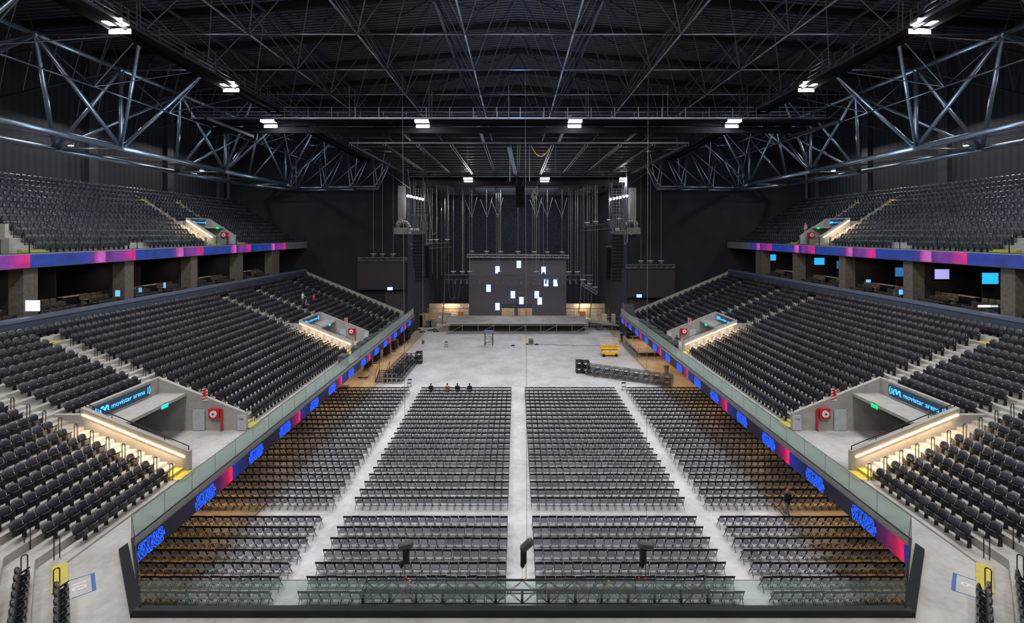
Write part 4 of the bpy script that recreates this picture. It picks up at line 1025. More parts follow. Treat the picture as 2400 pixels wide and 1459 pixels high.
# trusses
def hang_truss(px0,px1,py0,py1,Y0,Y1,h,lab,m='black_metal',hoists=(),top=28,w=.5,rr=.035,name='lighting_truss'):
    a = P(px0,py0,Y0); b = P(px1,py1,Y1); e = empty(name,tuple(a),0,lab,'truss')
    W(lattice(MB(),a,b,w,h,r=rr,web=.022),'lattice',m,e)
    for t in hoists:
        c = a+(b-a)*t; o = W(MB().rbox((c.x,c.y,c.z+h/2+.35),(.5,.3,.4),0,.05),'chain_hoist','case_grey',e)
        W(MB().tube((c.x,c.y,c.z+h/2+.5),(c.x,c.y,top),.022,5),'hoist_cable','white_cable',e)
        W(MB().tube((c.x-.45,c.y,c.z+h/2+.62),(c.x+.45,c.y,c.z+h/2+.62),.05,5),'hook_bar','white',e)
    return e
hang_truss(1095,1333,599,601,87.6,87.6,.55,'horizontal rigging truss carrying the stage LED wall',m='galv',hoists=(.045,.19,.33,.50,.66,.79,.935),top=26.3,rr=.04)
hang_truss(1042,1388,649,650,82,82,.85,'wide black lighting truss hung in front of the stage LED wall',m='steel_dark',hoists=(.06,.12,.17,.37,.62,.67,.84,.90),top=26.3,w=1.0)
hang_truss(840,953,607,607,75.8,75.8,.55,'bright aluminium truss above the left side screen',m='alu',hoists=(.31,.5,.72),top=28.2,rr=.05)
hang_truss(1468,1581,623.5,623.5,75.8,75.8,.55,'bright aluminium truss above the right side screen',m='alu',hoists=(.30,.5,.72),top=28.2,rr=.05)
hang_truss(958,1055,577,574,74,80,.8,'tilted black truss hung left of the stage near the speakers',m='steel_dark',hoists=(.15,.5,.65,.93),top=26.4,w=.7)
hang_truss(1366,1474,536,524,80,74,.8,'tilted black truss hung right of the stage near the speakers',m='steel_dark',hoists=(.1,.3,.6,.8),top=26.4,w=.7)
hang_truss(1363,1398,664,686,80,80,.5,'short sloping truss hanging at right above the stage',m='galv',hoists=(.1,.55,.9),top=26.3)
for s,(a,b,c,d) in ((-1,(838,951,612,678)),(1,(1471,1582,629,697))):
    q0 = P(a,c,76.3); q1 = P(b,d,76.3); e = empty('side_screen',((q0.x+q1.x)/2,76.3,q1.z),0,f'switched off dark side screen hanging {SN[s]} of the stage','screen')
    W(MB().box((q0.x,76.2,q1.z),(q1.x,76.4,q0.z)),'screen_panel','screen_side',e)
    mb = MB()
    for i in range(9): x = q0.x+(q1.x-q0.x)*(i+.5)/9; mb.bar((x,76.3,q0.z),(x,76.0,q0.z+.4),.05,.05)
    W(mb,'hanging_bracket','galv',e)
for s,(px,py) in ((-1,(914,676)),(1,(1498,693))):
    q = P(px,py,76.0); e = empty('lit_sign',(q.x,q.y,q.z),0,f'small bright blue white sign on the wall {SN[s]} of the stage','sign')
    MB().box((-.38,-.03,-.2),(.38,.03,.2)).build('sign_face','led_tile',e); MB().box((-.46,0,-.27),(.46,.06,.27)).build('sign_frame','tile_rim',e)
    struct(MB().box((s*19,77.3,0),(s*22.5,77.5,8)).build('wall_panel_'+SN[s],'wall_side'),f'grey lower panel on the wall {SN[s]} of the stage opening','wall')
    # line arrays
    p0 = P(981 if s<0 else 1448, 549, 72); e = empty('line_array',tuple(p0),0,f'tall black line array loudspeaker hanging at the {SN[s]} of the stage','loudspeaker')
    n = 14; hh = .53
    for i in range(n):
        t = i/n; dx = s*(-.25*t*t*2.2); tilt = .0
        b = MB().rbox((p0.x+dx, p0.y-.55*t*t*1.6, p0.z-hh*(i+.5)),(1.7-(.25 if i>9 else 0),.8,hh-.05),0,.04); bo = W(b,'speaker_box','speaker',e)
        to_ = MB().box((p0.x+dx-.82,p0.y-.41-.88*t*t,p0.z-hh*i-.03),(p0.x+dx+.82,p0.y-.38-.88*t*t,p0.z-hh*i)).build('trim_line','case_grey',bo)
    W(MB().rbox((p0.x,p0.y,p0.z+.3),(2.3,.6,.4),0,.05).tube((p0.x-.8,p0.y,p0.z+.4),(p0.x-.8,p0.y,28),.04,5).tube((p0.x+.8,p0.y,p0.z+.4),(p0.x+.8,p0.y,28),.04,5),'rigging_frame','case_grey',e)
    p1 = P(1001 if s<0 else 1427, 575 if s<0 else 580, 76); e = empty('line_array',tuple(p1),0,f'narrow side line array behind the main {SN[s]} speaker hang','loudspeaker')
    for i in range(9): W(MB().rbox((p1.x-s*.03*i*.6,p1.y,p1.z-.6*(i+.5)),(.75,.8,.56),0,.04),'speaker_box','speaker',e)
    W(MB().rbox((p1.x,p1.y,p1.z+.15),(.8,.5,.2),0,.03).tube((p1.x,p1.y,p1.z+.2),(p1.x,p1.y,28),.03,5),'rigging_frame','case_grey',e)
    # ladder-like cable drop above array with cases
    p2 = P(983 if s<0 else 1446, 500, 74); e = empty('rigging_motor_cluster',tuple(p2),0,f'cluster of chain motors and pale cables above the {SN[s]} speaker hang','rigging')
    W(MB().rbox((p2.x-.7,p2.y,p2.z-1.6),(.8,.7,1.6),0,.05).rbox((p2.x+.9,p2.y,p2.z-2.0),(.9,.7,1.4),0,.05).rbox((p2.x,p2.y,p2.z-.3),(2.6,.5,.35),0,.04),'motor_body','case_grey',e)
    mb = MB()
    for i in range(9): mb.tube((p2.x-.9,p2.y,p2.z+.4+.45*i),(p2.x+.9,p2.y,p2.z+.4+.45*i),.04,5)
    for xx in (-.9,.9): mb.tube((p2.x+xx,p2.y,p2.z),(p2.x+xx,p2.y,p2.z+5),.04,5)
    W(mb,'cable_ladder','galv',e)
    mb = MB()
    for i,(dx,dz) in enumerate(((-.9,-3.2),(-.2,-4),(.5,-2.5),(1.2,-5),(2.2,-3.5))):
        pts = [Vector((p2.x+dx*.6,p2.y-.2,p2.z+4)),Vector((p2.x+dx*.8,p2.y-.3,p2.z)),Vector((p2.x+dx,p2.y-.2,p2.z+dz)),Vector((p2.x+dx*1.1+.35,p2.y-.1,p2.z+dz+.4)),Vector((p2.x+dx*1.1+.5,p2.y,p2.z-.5))]
        mb.path(pts,.05,5)
    W(mb,'cable_bundle','white_cable',e)
    # lamps row
    a = P(956 if s<0 else 1469, 459, 74.5); b = P(991 if s<0 else 1431, 467, 76); e = empty('lamp_bar',tuple(a),0,f'row of six glaring work lamps hung {SN[s]} of the stage','lamp')
    W(MB().bar(a+Vector((0,0,.25)),b+Vector((0,0,.25)),.12,.12),'bar','case_grey',e)
    for i in range(6): c = a+(b-a)*(i/5); l = W(MB().ball(c,(.20,.20,.2),10,7),'lamp_bulb','flood',e,True)
    hook = a+Vector((s*-.9,0,1.3)); W(MB().tube(a+(b-a)*.2,a+(b-a)*.15+Vector((0,0,1.3)),.03,5).tube(a+(b-a)*.15+Vector((0,0,1.3)),a+Vector((s*4.,0,4.4)),.035,5).tube(a+(b-a)*.15+Vector((0,0,1.3)),a+Vector((0,0,4.4)),.03,5),'suspension_wire','alu',e)
    area((a+b)/2+Vector((0,.3,-.3)),(-s*0+s*14,95,8),500,1.2,(.95,.95,1))
    # ventilation duct
    px = 941 if s<0 else 1483; cc = P(px,541,76.9-1.2); e = empty('ventilation_duct',tuple(cc),0,f'grey ventilation duct and outlet box on the wall {SN[s]} of the stage','duct')
    W(MB().rbox((cc.x,cc.y,cc.z),(2.3,1.2,1.1),0,.04),'duct_box','duct',e)
    W(MB().bar((cc.x,cc.y+.3,cc.z+2.0),(cc.x,cc.y+.3,cc.z+7.5),1.1,.8) if s<0 else MB().bar((cc.x,cc.y+.3,cc.z+2.0),(cc.x,cc.y+.3,cc.z+7.2),1.1,.8),'vertical_duct','duct',e)
    W(MB().bar((cc.x,cc.y+.3,cc.z+2.1),(cc.x+s*.75,cc.y+.1,cc.z+.95),1.05,.7),'duct_elbow','duct',e)
    pts = [Vector((cc.x-s*(.35+.95*math.cos(t_)),cc.y-.1,cc.z+.4+1.1*math.sin(t_))) for t_ in [PI*k/8*.95+.1 for k in range(9)]]
    W(MB().path(pts,.36,12),'duct_bend','duct',e,True)
    mb = MB(); 
    for i in range(7): x = cc.x-s*(1.2+.25*i); mb.tube((x,cc.y,cc.z+.25),(x-s*.18,cc.y,cc.z+.25),.24,10); mb.tube((x,cc.y,cc.z-.3),(x-s*.18,cc.y,cc.z-.3),.24,10)
    W(mb,'flexible_hose','white',e)
# vertical cables around stage
cabs = [(1013,470,640,78),(1024,470,655,80),(1035,470,645,82),(1043,470,665,83),(1051,470,650,84),(1084,470,640,84),(1087,470,640,85),(1163,508,636,86),(1168,508,636,86),(1173,508,590,86),(1248,508,640,86),(1258,508,640,86),(1263,508,640,85),(1337,480,640,85),(1341,480,640,85),(1349,480,650,84),(1354,480,640,84),(1361,470,700,80),(1369,470,735,80),(1378,470,735,79),(1389,470,660,79),(1400,470,690,79)]
for i,(px,ya,yb,Y) in enumerate(cabs):
    a = P(px,ya,Y); b = P(px+(random.random()-.5),yb,Y); a.z = min(26.2,max(a.z,25.8))
    o = MB().tube(a,b,.022,5).build('hanging_cable','white_cable'); tag(o,f'{od(i)} thin pale cable from the left hanging over the stage','cable','thin pale cables hanging over the stage')
for i in range(24):
    c = P(1052+ 14.2*i, 659, 82); mb = MB().bar((c.x,82,c.z+.75),(c.x,82,c.z+.25),.06,.06).rbox((c.x,82,c.z+.12),(.34,.28,.2),0,.04)
    a_ = random.uniform(-.5,.5); mb.tube((c.x,82,c.z+.05),(c.x+.22*a_,81.85,c.z-.42),.15,10,r2=.18)
    tag(mb.build('stage_light','case_grey'),f'{od(i)} small stage light from the left, under the front lighting truss','stage light','stage lights under the front truss')
# bridles (inverted Y)
mb = MB()
for px in (1106,1142,1167,1258,1283,1317):
    b = P(px,508,87.6); mb.tube(b,P(px-16,468,87.6),.02,4).tube(b,P(px+12,462,87.6),.02,4)
tag(mb.build('bridle_wires','white_cable'),'thin V shaped bridle wires above the stage hoists','wires',kind='stuff')
# long cable bundles at stage side
for i,(px,y0,y1) in enumerate(((1042,660,760),(1388,655,745),(1362,660,735))):
    a = P(px,y0,80); b = P(px-6,y1,80); pts = [a, a.lerp(b,.4)+Vector((.1,0,0)), b]
    tag(MB().path(pts,.09,6).build('cable_bundle','case_grey'),f'{od(i)} dark cable bundle from the left dropping to the stage','cable','cable bundles dropping to the stage')
for i,(px,y0,y1) in enumerate(((1060,655,700),(1070,655,698))):
    c = P(px,y0,81); d = P(px,y1,81); mb = MB(); n = 12; pts = [Vector((c.x-.7+1.4*k/n, 81, c.z+(d.z-c.z)*(1-(2*k/n-1)**4))) for k in range(n+1)]
    tag(mb.path(pts,.04,5).build('cable_loop','case_grey'),f'{["outer","inner"][i]} slack cable loop hanging under the left end of the front truss','cable')
# centre speaker cluster and grey monitor
q = P(1219,458,72); e = empty('centre_speaker_cluster',tuple(q),0,'black centre loudspeaker cluster hung under the grid','loudspeaker')
for i in range(5): W(MB().rbox((q.x,q.y,q.z+1.2-.7*i),(1.4,.8,.66),0,.05),'speaker_box','speaker',e)
W(MB().tube((q.x-.5,q.y,q.z+1.4),(q.x-.5,q.y,28),.03,5).tube((q.x+.5,q.y,q.z+1.4),(q.x+.5,q.y,28),.03,5),'suspension_wire','case_grey',e)
q = P(1253,454,70); e = empty('hanging_monitor',tuple(q),0,'grey curved speaker panel hanging tilted beside the centre cluster','loudspeaker')
pl = [(-.6,-.5),(-.1,-1.1),(.5,-.2),(.6,1.0),(.3,1.1),(-.35,.3)]
W(MB().prism([(q.x+u,q.z+v) for u,v in pl],1,q.y-.2,q.y+.2),'panel_shell','duct',e)
W(MB().box((q.x-.15,q.y-.25,q.z-.3),(q.x+.15,q.y-.2,q.z)).box((q.x+.15,q.y-.25,q.z+.2),(q.x+.35,q.y-.2,q.z+.4)),'vent_slot','black_metal',e)
W(MB().tube((q.x+.3,q.y,q.z+1.0),(q.x+1.0,q.y,28),.02,5),'suspension_wire','alu',e)
for i,(px,y0,y1) in enumerate(((1195,338,425),(1199,350,360),(1241,338,425))):
    a = P(px,y0,54); b = P(px,y1,54); tag(MB().tube(a,b,.03,5).build('hanging_cable','white_cable'),f'{od(i)} short cable from the left hanging below the rigging grid','cable','short cables below the grid')
pts = [P(1245+ (1290-1245)*k/10, 342+ 24*(1-(2*k/10-1)**2), 54) for k in range(11)]
tag(MB().path(pts,.04,5).build('yellow_cable','yellow_cord'),'yellow cable sagging below the front edge of the rigging grid','cable')

# foreground truss with three chain hoists
Yt = 18.3
e = empty('foreground_truss',(0,Yt,4),0,'long black box truss hung just beyond the front glass','truss')
a = Vector((-6.35,Yt,3.57)); b = Vector((7.45,Yt,3.57))
W(lattice(MB(),a,b,.52,.52,26,.026,.014),'lattice','black_metal',e)
W(MB().tube(a+Vector((0,-.28,.30)),b+Vector((0,-.28,.30)),.03,6).tube(a+Vector((.5,.24,.30)),b+Vector((-2,.24,.33)),.025,6),'cable_loom','rubber',e)
mb = MB()
for i in range(14): x = -6.3+1.05*i; mb.box((x-.05,Yt-.29,3.31),(x+.05,Yt-.25,3.83))
W(mb,'spigot_plate','black_metal',e)
for i,px in enumerate((949,1233,1513)):
    c = P(px,1330,Yt); zt = 4.0
    t = empty('chain_hoist',(c.x,Yt,zt),0,f'{["left","middle","right"][i]} black chain hoist with hanging chain bag above the near truss','hoist','chain hoists on the near truss')
    MB().rbox((0,0,0),(.60,.26,.28),0,.06).build('motor_body','case_grey',t).location = (.03,0,1.45)
    t.children[0].rotation_euler = (0,[-.25,-.75,.1][i],0)
    MB().rbox((-.10 if i else .05,0,1.02),(.25,.24,.62),0,.06).build('chain_bag','rubber',t)
    MB().ball((-.14,0,.68),(.10,.10,.14),8,6).build('bag_end','rubber',t)
    MB().tube((0,0,.02),(0,0,.7),.015,5).tube((-.16,0,.1),(-.16,0,.7),.01,5).build('chain','strap' if i==1 else 'black_metal',t)
    MB().ball((.0,0,.10),(.05,.05,.08),8,6).build('hook','red' if i!=1 else 'strap',t)
    hi = P([943,1231,1519][i],170,42.5)
    w = MB().tube((c.x+.03,Yt,zt+1.6),hi,.008,6,r2=.02); tag(w.build('suspension_cable','thin_cable'),f'{["left","middle","right"][i]} thin cable running from the roof down to the near truss','cable','thin cables carrying the near truss')
for i,(px,py,m) in enumerate(((960,1362,'lift_yellow'),(964,1362,'red'),(1427,1363,'lift_yellow'),(1498,1355,'red'),(1421,1378,'red'))):
    c = P(px,py,Yt-.1); tag(MB().rbox((c.x,c.y,c.z),(.07,.07,.13),0,.02).build('strap_buckle',m),f'{od(i)} tiny coloured strap end from the left on the near truss','strap','coloured strap ends on the near truss')

# ---------------------------------------------------------------- things on the floor
# scissor lift
e = empty('scissor_lift',(13.4,66.6,0),0,'yellow scissor lift with lowered railing platform on the pale floor','lift')
MB().rbox((0,0,.62),(2.4,1.25,.62),0,.05).box((-1.15,-.66,.32),(1.15,-.6,.5)).build('chassis','lift_yellow',e)
MB().box((-1.1,-.55,.93),(1.1,.55,1.1)).build('scissor_stack','steel_dark',e)
MB().rbox((0,0,1.22),(2.65,1.3,.28),0,.04).build('platform_deck','lift_yellow',e)
MB().box((-1.05,-.655,.72),(-.05,-.64,1.0)).box((.05,-.655,.72),(1.05,-.64,1.0)).build('side_cover','strap',e)
mb = MB()
for z in (1.75,2.15,2.5):
    for (x0_,y0_,x1_,y1_) in ((-1.28,-.62,1.28,-.62),(-1.28,.62,1.28,.62),(-1.28,-.62,-1.28,.62),(1.28,-.62,1.28,.62)): mb.tube((x0_,y0_,z),(x1_,y1_,z),.028,6)
for x in (-1.28,-.4,.45,1.28):
    for y in (-.62,.62): mb.tube((x,y,1.3),(x,y,2.5),.028,6)
mb.build('guard_rail','strap',e)
for x in (-.9,.9):
    for y in (-.58,.58): MB().tube((x,y-.1,.24),(x,y+.1,.24),.24,14).build('wheel','rubber',e)
# blue topped riser
e = empty('blue_topped_stand',(-4.55,72.6,0),0,'tall black frame stand with a blue top on the pale floor','stand')
MB().rbox((0,0,2.25),(1.4,1.5,.14),0,.03).build('top','blue_top',e)
for x in (-.62,.62):
    for y in (-.65,.65): MB().bar((x,y,0),(x,y,2.2),.07,.07).build('leg','black_metal',e)
mb = MB()
for z in (.4,1.25): mb.bar((-.62,-.65,z),(.62,-.65,z),.05,.05).bar((-.62,.65,z),(.62,.65,z),.05,.05)
mb.bar((-.62,-.65,.4),(.62,-.65,1.25),.04,.04).bar((.62,-.65,1.3),(-.62,-.65,2.1),.04,.04); mb.build('brace','black_metal',e)
tag(MB().rbox((1.15,76,.06),(.5,6,.12),0,.03).build('timber_beam','strap'),'long pale timber beam lying on the floor before the stage','beam')
e = empty('equipment_box',(2.2,73.6,0),0,'small grey equipment box with cables in front of the stage','box')
MB().rbox((0,0,.45),(.8,.6,.9),0,.05).build('box_body','duct',e); MB().box((-.3,-.31,.2),(.3,-.3,.7)).build('front_grille','case_grey',e)
mb = MB(); pts = [Vector((2.6+.5*k, 73.4-.05*k+.15*math.sin(k*1.3), .03)) for k in range(22)]; mb.path(pts,.025,5)
tag(mb.build('floor_cable','rubber'),'thin black cable snaking across the pale floor from the grey box','cable')
for i,(x,y) in enumerate(((1.5,73.2),(3.1,73.1),(-.7,72.5))):
    mb = MB(); pts = [Vector((x+.35*math.cos(k*.7)*(1-.02*k),y+.25*math.sin(k*.7),.03+.004*k)) for k in range(22)]; mb.path(pts,.03,5); tag(mb.build('cable_coil','rubber'),f'{["left","right","lone"][i]} coil of black cable on the floor near the grey box','cable')
for i,(x,y) in enumerate(((-18.3,84.2),(-17.2,82.4),(-16.0,83.6),(-14.8,82.8),(-15.4,84.4))):
    mb = MB(); pts = [Vector((x+.55*math.cos(k*.7)*(1-.015*k),y+.5*math.sin(k*.7),.04+.005*k)) for k in range(26)]; mb.path(pts,.05,5); tag(mb.build('cable_coil','case_grey'),f'{od(i)} heap of dark cable from the left, in front of the left cases','cable','heaps of dark cable left of the stage')
# cases left of stage
for i,(px,w,h,m) in enumerate(((975,1.0,1.5,'duct'),(984,1.35,2.3,'wood'),(992,1.35,2.35,'wood'),(1006,1.1,1.2,'case_grey'),(1015,1.2,1.6,'duct'))):
    c = P(px,764,87.2); e = empty('flight_case',(c.x,87.0,0),0,f'{od(i)} upright flight case from the left, standing left of the stage','case','flight cases left of the stage')
    MB().rbox((0,0,h/2+.12),(w,.8,h-.12),0,.04).build('case_body',m,e); MB().box((-w/2,-.42,h*.5),(w/2,-.40,h*.54)).box((-w/2,-.42,.15),(w/2,-.40,.2)).build('case_trim','case_alu',e)
    mb = MB(); [mb.tube((a_*w*.4,b_*.3-.03,.07),(a_*w*.4,b_*.3+.03,.07),.07,8) for a_ in (-1,1) for b_ in (-1,1)]; mb.build('caster','rubber',e)
# hanging chain hoist left
c = P(991.5,822,70.5); e = empty('chain_hoist',(c.x,70.5,.3),0,'lone chain hoist hanging low over the floor left of the stage','hoist')
MB().rbox((0,0,.75),(.35,.35,.6),0,.06).build('motor_body','case_grey',e); MB().tube((0,0,.05),(0,0,.5),.06,6).build('hook','strap',e); MB().tube((0,0,1),(0,0,27.5),.02,5).build('chain','white_cable',e)
# portable stair left
e = empty('portable_stair',(-16.5,54.6,0),0,'black portable stair unit with handrails near the left truss stack','stair')
for k in range(6): MB().rbox((0,.28*k+.14,.17*(k+1)),(1.15,.27,.05),0,.01).build('tread','case_grey',e)
for sx in (-1,1):
    MB().bar((sx*.6,0,.05),(sx*.6,1.7,1.05),.05,.18).build('stringer','black_metal',e)
    MB().path([(sx*.62,.05,.1),(sx*.62,.05,1.1),(sx*.62,1.7,2.1),(sx*.62,1.7,0)],.025,6).build('handrail','black_metal',e)
# truss stacks on dollies
def stack(lab, o, d, L, nx, nz, grp, wsec=.5):
    o = Vector(o); d = Vector(d).normalized(); a = Vector((-d.y,d.x,0))
    for i in range(nx):
        for k in range(nz):
            if nz>1 and k==nz-1 and i==0: continue
            p = o+a*((wsec+.06)*(i-(nx-1)/2))+Vector((0,0,.40+(wsec+.04)*k)); e = empty('stacked_truss',tuple(p),0,f'{lab}, {["bottom","middle","top"][k if nz>1 else 0]} layer, {od(i)} from the {"aisle" if grp[0]=="l" else "back"} side','truss',grp)
            W(lattice(MB(),p,p+d*L,wsec,wsec,round(L/.62),.028,.02),'lattice','black_metal',e)
            mb = MB()
            for t in (0,.5,1):
                q = p+d*L*t
                for sg in (-1,1): mb.bar(q+a*sg*wsec/2-Vector((0,0,wsec/2)),q+a*sg*wsec/2+Vector((0,0,wsec/2)),.05,.05); mb.bar(q+a*wsec/2+Vector((0,0,sg*wsec/2)),q-a*wsec/2+Vector((0,0,sg*wsec/2)),.05,.05)
            W(mb,'end_plate','case_alu',e)
    for t in (.12,.88):
        q = o+d*L*t; e = empty('truss_dolly',(q.x,q.y,0),0,f'{"near" if t<.5 else "far"} wheeled dolly under the {grp.split()[0]} truss stack','dolly')
        W(MB().bar(q-a*nx*.29+Vector((0,0,.12)),q+a*nx*.29+Vector((0,0,.12)),.4,.05),'board','wood',e)
        W(MB().tube(q-a*.6*nx*.4+Vector((0,0,.05)),q-a*.6*nx*.4+Vector((.05,0,.05)),.05,8).tube(q+a*.6*nx*.4+Vector((0,0,.05)),q+a*.6*nx*.4+Vector((.05,0,.05)),.05,8),'wheel','rubber',e)
stack('black truss length stacked at left', (-15.0,54.2,0),(.02,1,0),9.4,4,2,'left truss stack')
stack('black truss length stacked at right', (8.9,58.0,0),(9.2,-4.6,0),10.3,3,2,'right truss stack')
def frame_block(lab, x, y, z):
    e = empty('square_truss_block',(x,y,z),0,lab,'truss block')
    mb = MB(); h = .38
    for sx in (-1,1):
        for sy in (-1,1): mb.bar((sx*h,sy*h,0),(sx*h,sy*h,.78),.08,.08)
    for z_ in (.04,.74):
        for sg in (-1,1): mb.bar((-h,sg*h,z_),(h,sg*h,z_),.08,.08).bar((sg*h,-h,z_),(sg*h,h,z_),.08,.08)
    mb.build('frame','black_metal',e)
    mb = MB()
    for sg in (-1,1):
        for k in range(16):
            t0 = 2*PI*k/16; t1 = 2*PI*(k+1)/16; mb.bar((.27*math.cos(t0),sg*h,.39+.27*math.sin(t0)),(.27*math.cos(t1),sg*h,.39+.27*math.sin(t1)),.05,.09)
        for a_ in (-1,1):
            for b_ in (-1,1): mb.bar((a_*.2,sg*h,.39+b_*.2),(a_*h,sg*h,.39+b_*.36),.09,.09)
    mb.build('ring_plate','black_metal',e)
frame_block('upper square truss block at far end of the left stack',-13.6,62.8,.85); frame_block('lower square truss block at far end of the left stack',-13.6,62.8,.02)
frame_block('lower left square truss block at the right stack',7.9,58.6,.02); frame_block('upper left square truss block at the right stack',7.9,58.6,.82)
frame_block('lower right square truss block at the right stack',8.72,58.4,.02); frame_block('upper right square truss block at the right stack',8.72,58.4,.82)
# bin
e = empty('litter_bin',(19.0,58.2,0),0,'small brown wire litter bin on the warm tinted floor at right','bin')
MB().tube((0,0,.02),(0,0,.95),.24,12,r2=.30).build('bin_body','duct',e); MB().tube((0,0,.93),(0,0,1.0),.36,12).build('bin_rim','black_metal',e)
# right platform
e = empty('low_platform',(19.6,69.8,0),0,'low tan topped platform under the right balcony','platform')
W(MB().box((17.4,65.6,.74),(22.2,73.8,.84)),'deck','floor_warm_tint',e); W(MB().box((17.4,65.55,.70),(22.2,65.6,.86)).box((17.35,65.6,.70),(17.4,73.8,.86)),'edge_trim','alu',e)
for x in (17.5,19.8,22.1):
    for y in (65.7,69.7,73.7): W(MB().bar((x,y,0),(x,y,.74),.07,.07),'leg','galv',e)
W(MB().box((16.9,66,0),(17.3,73,.25)).box((17.1,66,.25),(17.3,73,.5)),'side_step','galv',e)
W(MB().tube((17.45,73.7,.8),(17.45,73.7,2.0),.03,5).tube((17.45,65.7,.8),(17.45,65.7,2.0),.03,5).tube((17.45,73.7,1.95),(19.8,73.7,1.95),.03,5).tube((17.45,67.5,0),(17.45,67.5,2.3),.03,5),'rail_post','galv',e)
tag(MB().rbox((20.6,76.4,1.6),(1.6,.25,3.2),0,.05).build('curtain_panel','pillar'),'brown hanging curtain panel behind the right low platform','curtain')
tag(MB().rbox((19.9,75.2,.9),(2.6,.5,.08),0,.02).box((19,75.1,0),(19.1,75.3,.9)).box((20.8,75.1,0),(20.9,75.3,.9)).build('trestle_table','beige'),'pale trestle table behind the right low platform','table')
# chair carts at left
for i,(x,y) in enumerate(((-19.9,60.6),(-19.7,63.6),(-19.2,66.8),(-18.9,70.0),(-18.6,73.0),(-18.3,76.0))):
    e = empty('chair_cart',(x,y,0),0,f'{od(i)} cart of stacked folded chairs from the viewer, under the left balcony','cart','chair carts under the left balcony')
    mb = MB()
    for k in range(12): mb.rbox((0,-.9+.16*k,.85),(.5,.07,1.3),0,.02)
    mb.build('folded_chairs','black_metal',e); MB().box((-.35,-1.1,.12),(.35,1.1,.18)).bar((-.3,-1.1,.15),(-.3,-1.1,1.3),.05,.05).bar((.3,1.1,.15),(.3,1.1,1.3),.05,.05).build('cart_frame','wood',e)
    mb = MB(); [mb.tube((a_*.3,b_*.9,.06),(a_*.3+.05,b_*.9,.06),.06,8) for a_ in (-1,1) for b_ in (-1,1)]; mb.build('caster','rubber',e)
for i,(x,y) in enumerate(((-19.2,56.6),(-20.2,52.6))):
    e = empty('floor_trolley',(x,y,0),0,f'{["far","near"][i]} low flat trolley at the edge of the left balcony shade','trolley'); MB().rbox((0,0,.25),(1.3,.8,.08),0,.03).build('bed','case_alu',e); MB().box((-.5,-.3,0),(-.4,.3,.21)).build('wheel_bracket','rubber',e); MB().box((.4,-.3,0),(.5,.3,.21)).build('wheel_bracket','rubber',e)
# road cases on walkways
def road_case(x,y,z,w,d,h,lab,grp,m='case_grey'):
    e = empty('road_case',(x,y,z),0,lab,'case',grp)
    cb_ = MB().rbox((0,0,h/2+.12),(w,d,h),0,.03).build('case_body',m,e)
    mb = MB(); t = .02
    for zz in (.13,h+.11,h*.6+.1):
        mb.box((-w/2-.01,-d/2-.01,zz-t),(w/2+.01,-d/2+.01,zz+t)); mb.box((-w/2-.01,d/2-.01,zz-t),(w/2+.01,d/2+.01,zz+t)); mb.box((-w/2-.01,-d/2,zz-t),(-w/2+.01,d/2,zz+t)); mb.box((w/2-.01,-d/2,zz-t),(w/2+.01,d/2,zz+t))
    mb.build('metal_edge','case_alu',cb_)
    mb = MB(); [mb.tube((a_*w*.38,b_*d*.35,.06),(a_*w*.38,b_*d*.35+.04,.06),.06,8) for a_ in (-1,1) for b_ in (-1,1)]; mb.build('caster','rubber',e)
for i in range(11): road_case(-18.25+.12*(i%2),47.6+(0 if i==0 else 2.3)+2.05*i-(0 if i==0 else 1.0),ZS,.75,1.1 if i<4 else .9,.95 if i<5 else .75,f'{od(i)} dark road case from the viewer on the left walkway','road cases along the left walkway')
for i in range(9): road_case(18.35-.1*(i%2),54.0+1.5*i+(1.2 if i==8 else 0),ZS,.8,1.1,.85+.15*(i%2),f'{od(i)} dark road case from the viewer on the right walkway','road cases along the right walkway')
road_case(18.3,75.0,ZS,1.6,1.4,1.9,'large black case with pale lid at far end of the right walkway','road cases along the right walkway')
# floor marks 9 and 10
for s in (-1,1):
    c0 = P(187 if s<0 else 2270, 1374, 1067*13.8/(1374-545))
    a = Vector((e2.x*s,e2.y,0)) ; nn = Vector((n2.x*s, n2.y,0)); cc = Vector((c0.x,c0.y,ZS+.004))
    e = empty('floor_marking',tuple(cc),0,f'white block number in a blue painted frame on the near {SN[s]} walkway','marking')
    mb = MB(); L, H2 = 1.0, .45
    q = [P(152 if s<0 else 2296,1370,1067*13.8/(1363-545)),P(217 if s<0 else 2238,1343,1067*13.8/(1343-545)),P(221 if s<0 else 2234,1383,1067*13.8/(1383-545)),P(168 if s<0 else 2296,1402,1067*13.8/(1402-545))]
    q = [Vector((v.x,v.y,ZS+.005)) for v in q]
    mb.bar(q[0],q[1],.035,.004).bar(q[2],q[3],.035,.004).bar(q[1],q[2],.12,.004)
    W(mb,'blue_frame','blue_paint',e)
    c = (q[0]+q[1]+q[2]+q[3])/4-Vector((s*-.1,0,0)); 
    ux = (q[2]-q[1]).normalized(); uy = (q[1]-q[0]).normalized()
    if s<0: mt = plane_mtx((c.x,c.y,ZS+.007),(-ux.x,-ux.y,0) if False else (ux.x,ux.y,0),(uy.x,uy.y,0))
    else: mt = plane_mtx((c.x,c.y,ZS+.007),(-ux.x,-ux.y,0),(uy.x,uy.y,0))
    t = text_mesh('10' if s<0 else '9',.62,'number','white',mt,e,extrude=.001); t.matrix_parent_inverse = Matrix.Translation(-Vector(e.location))

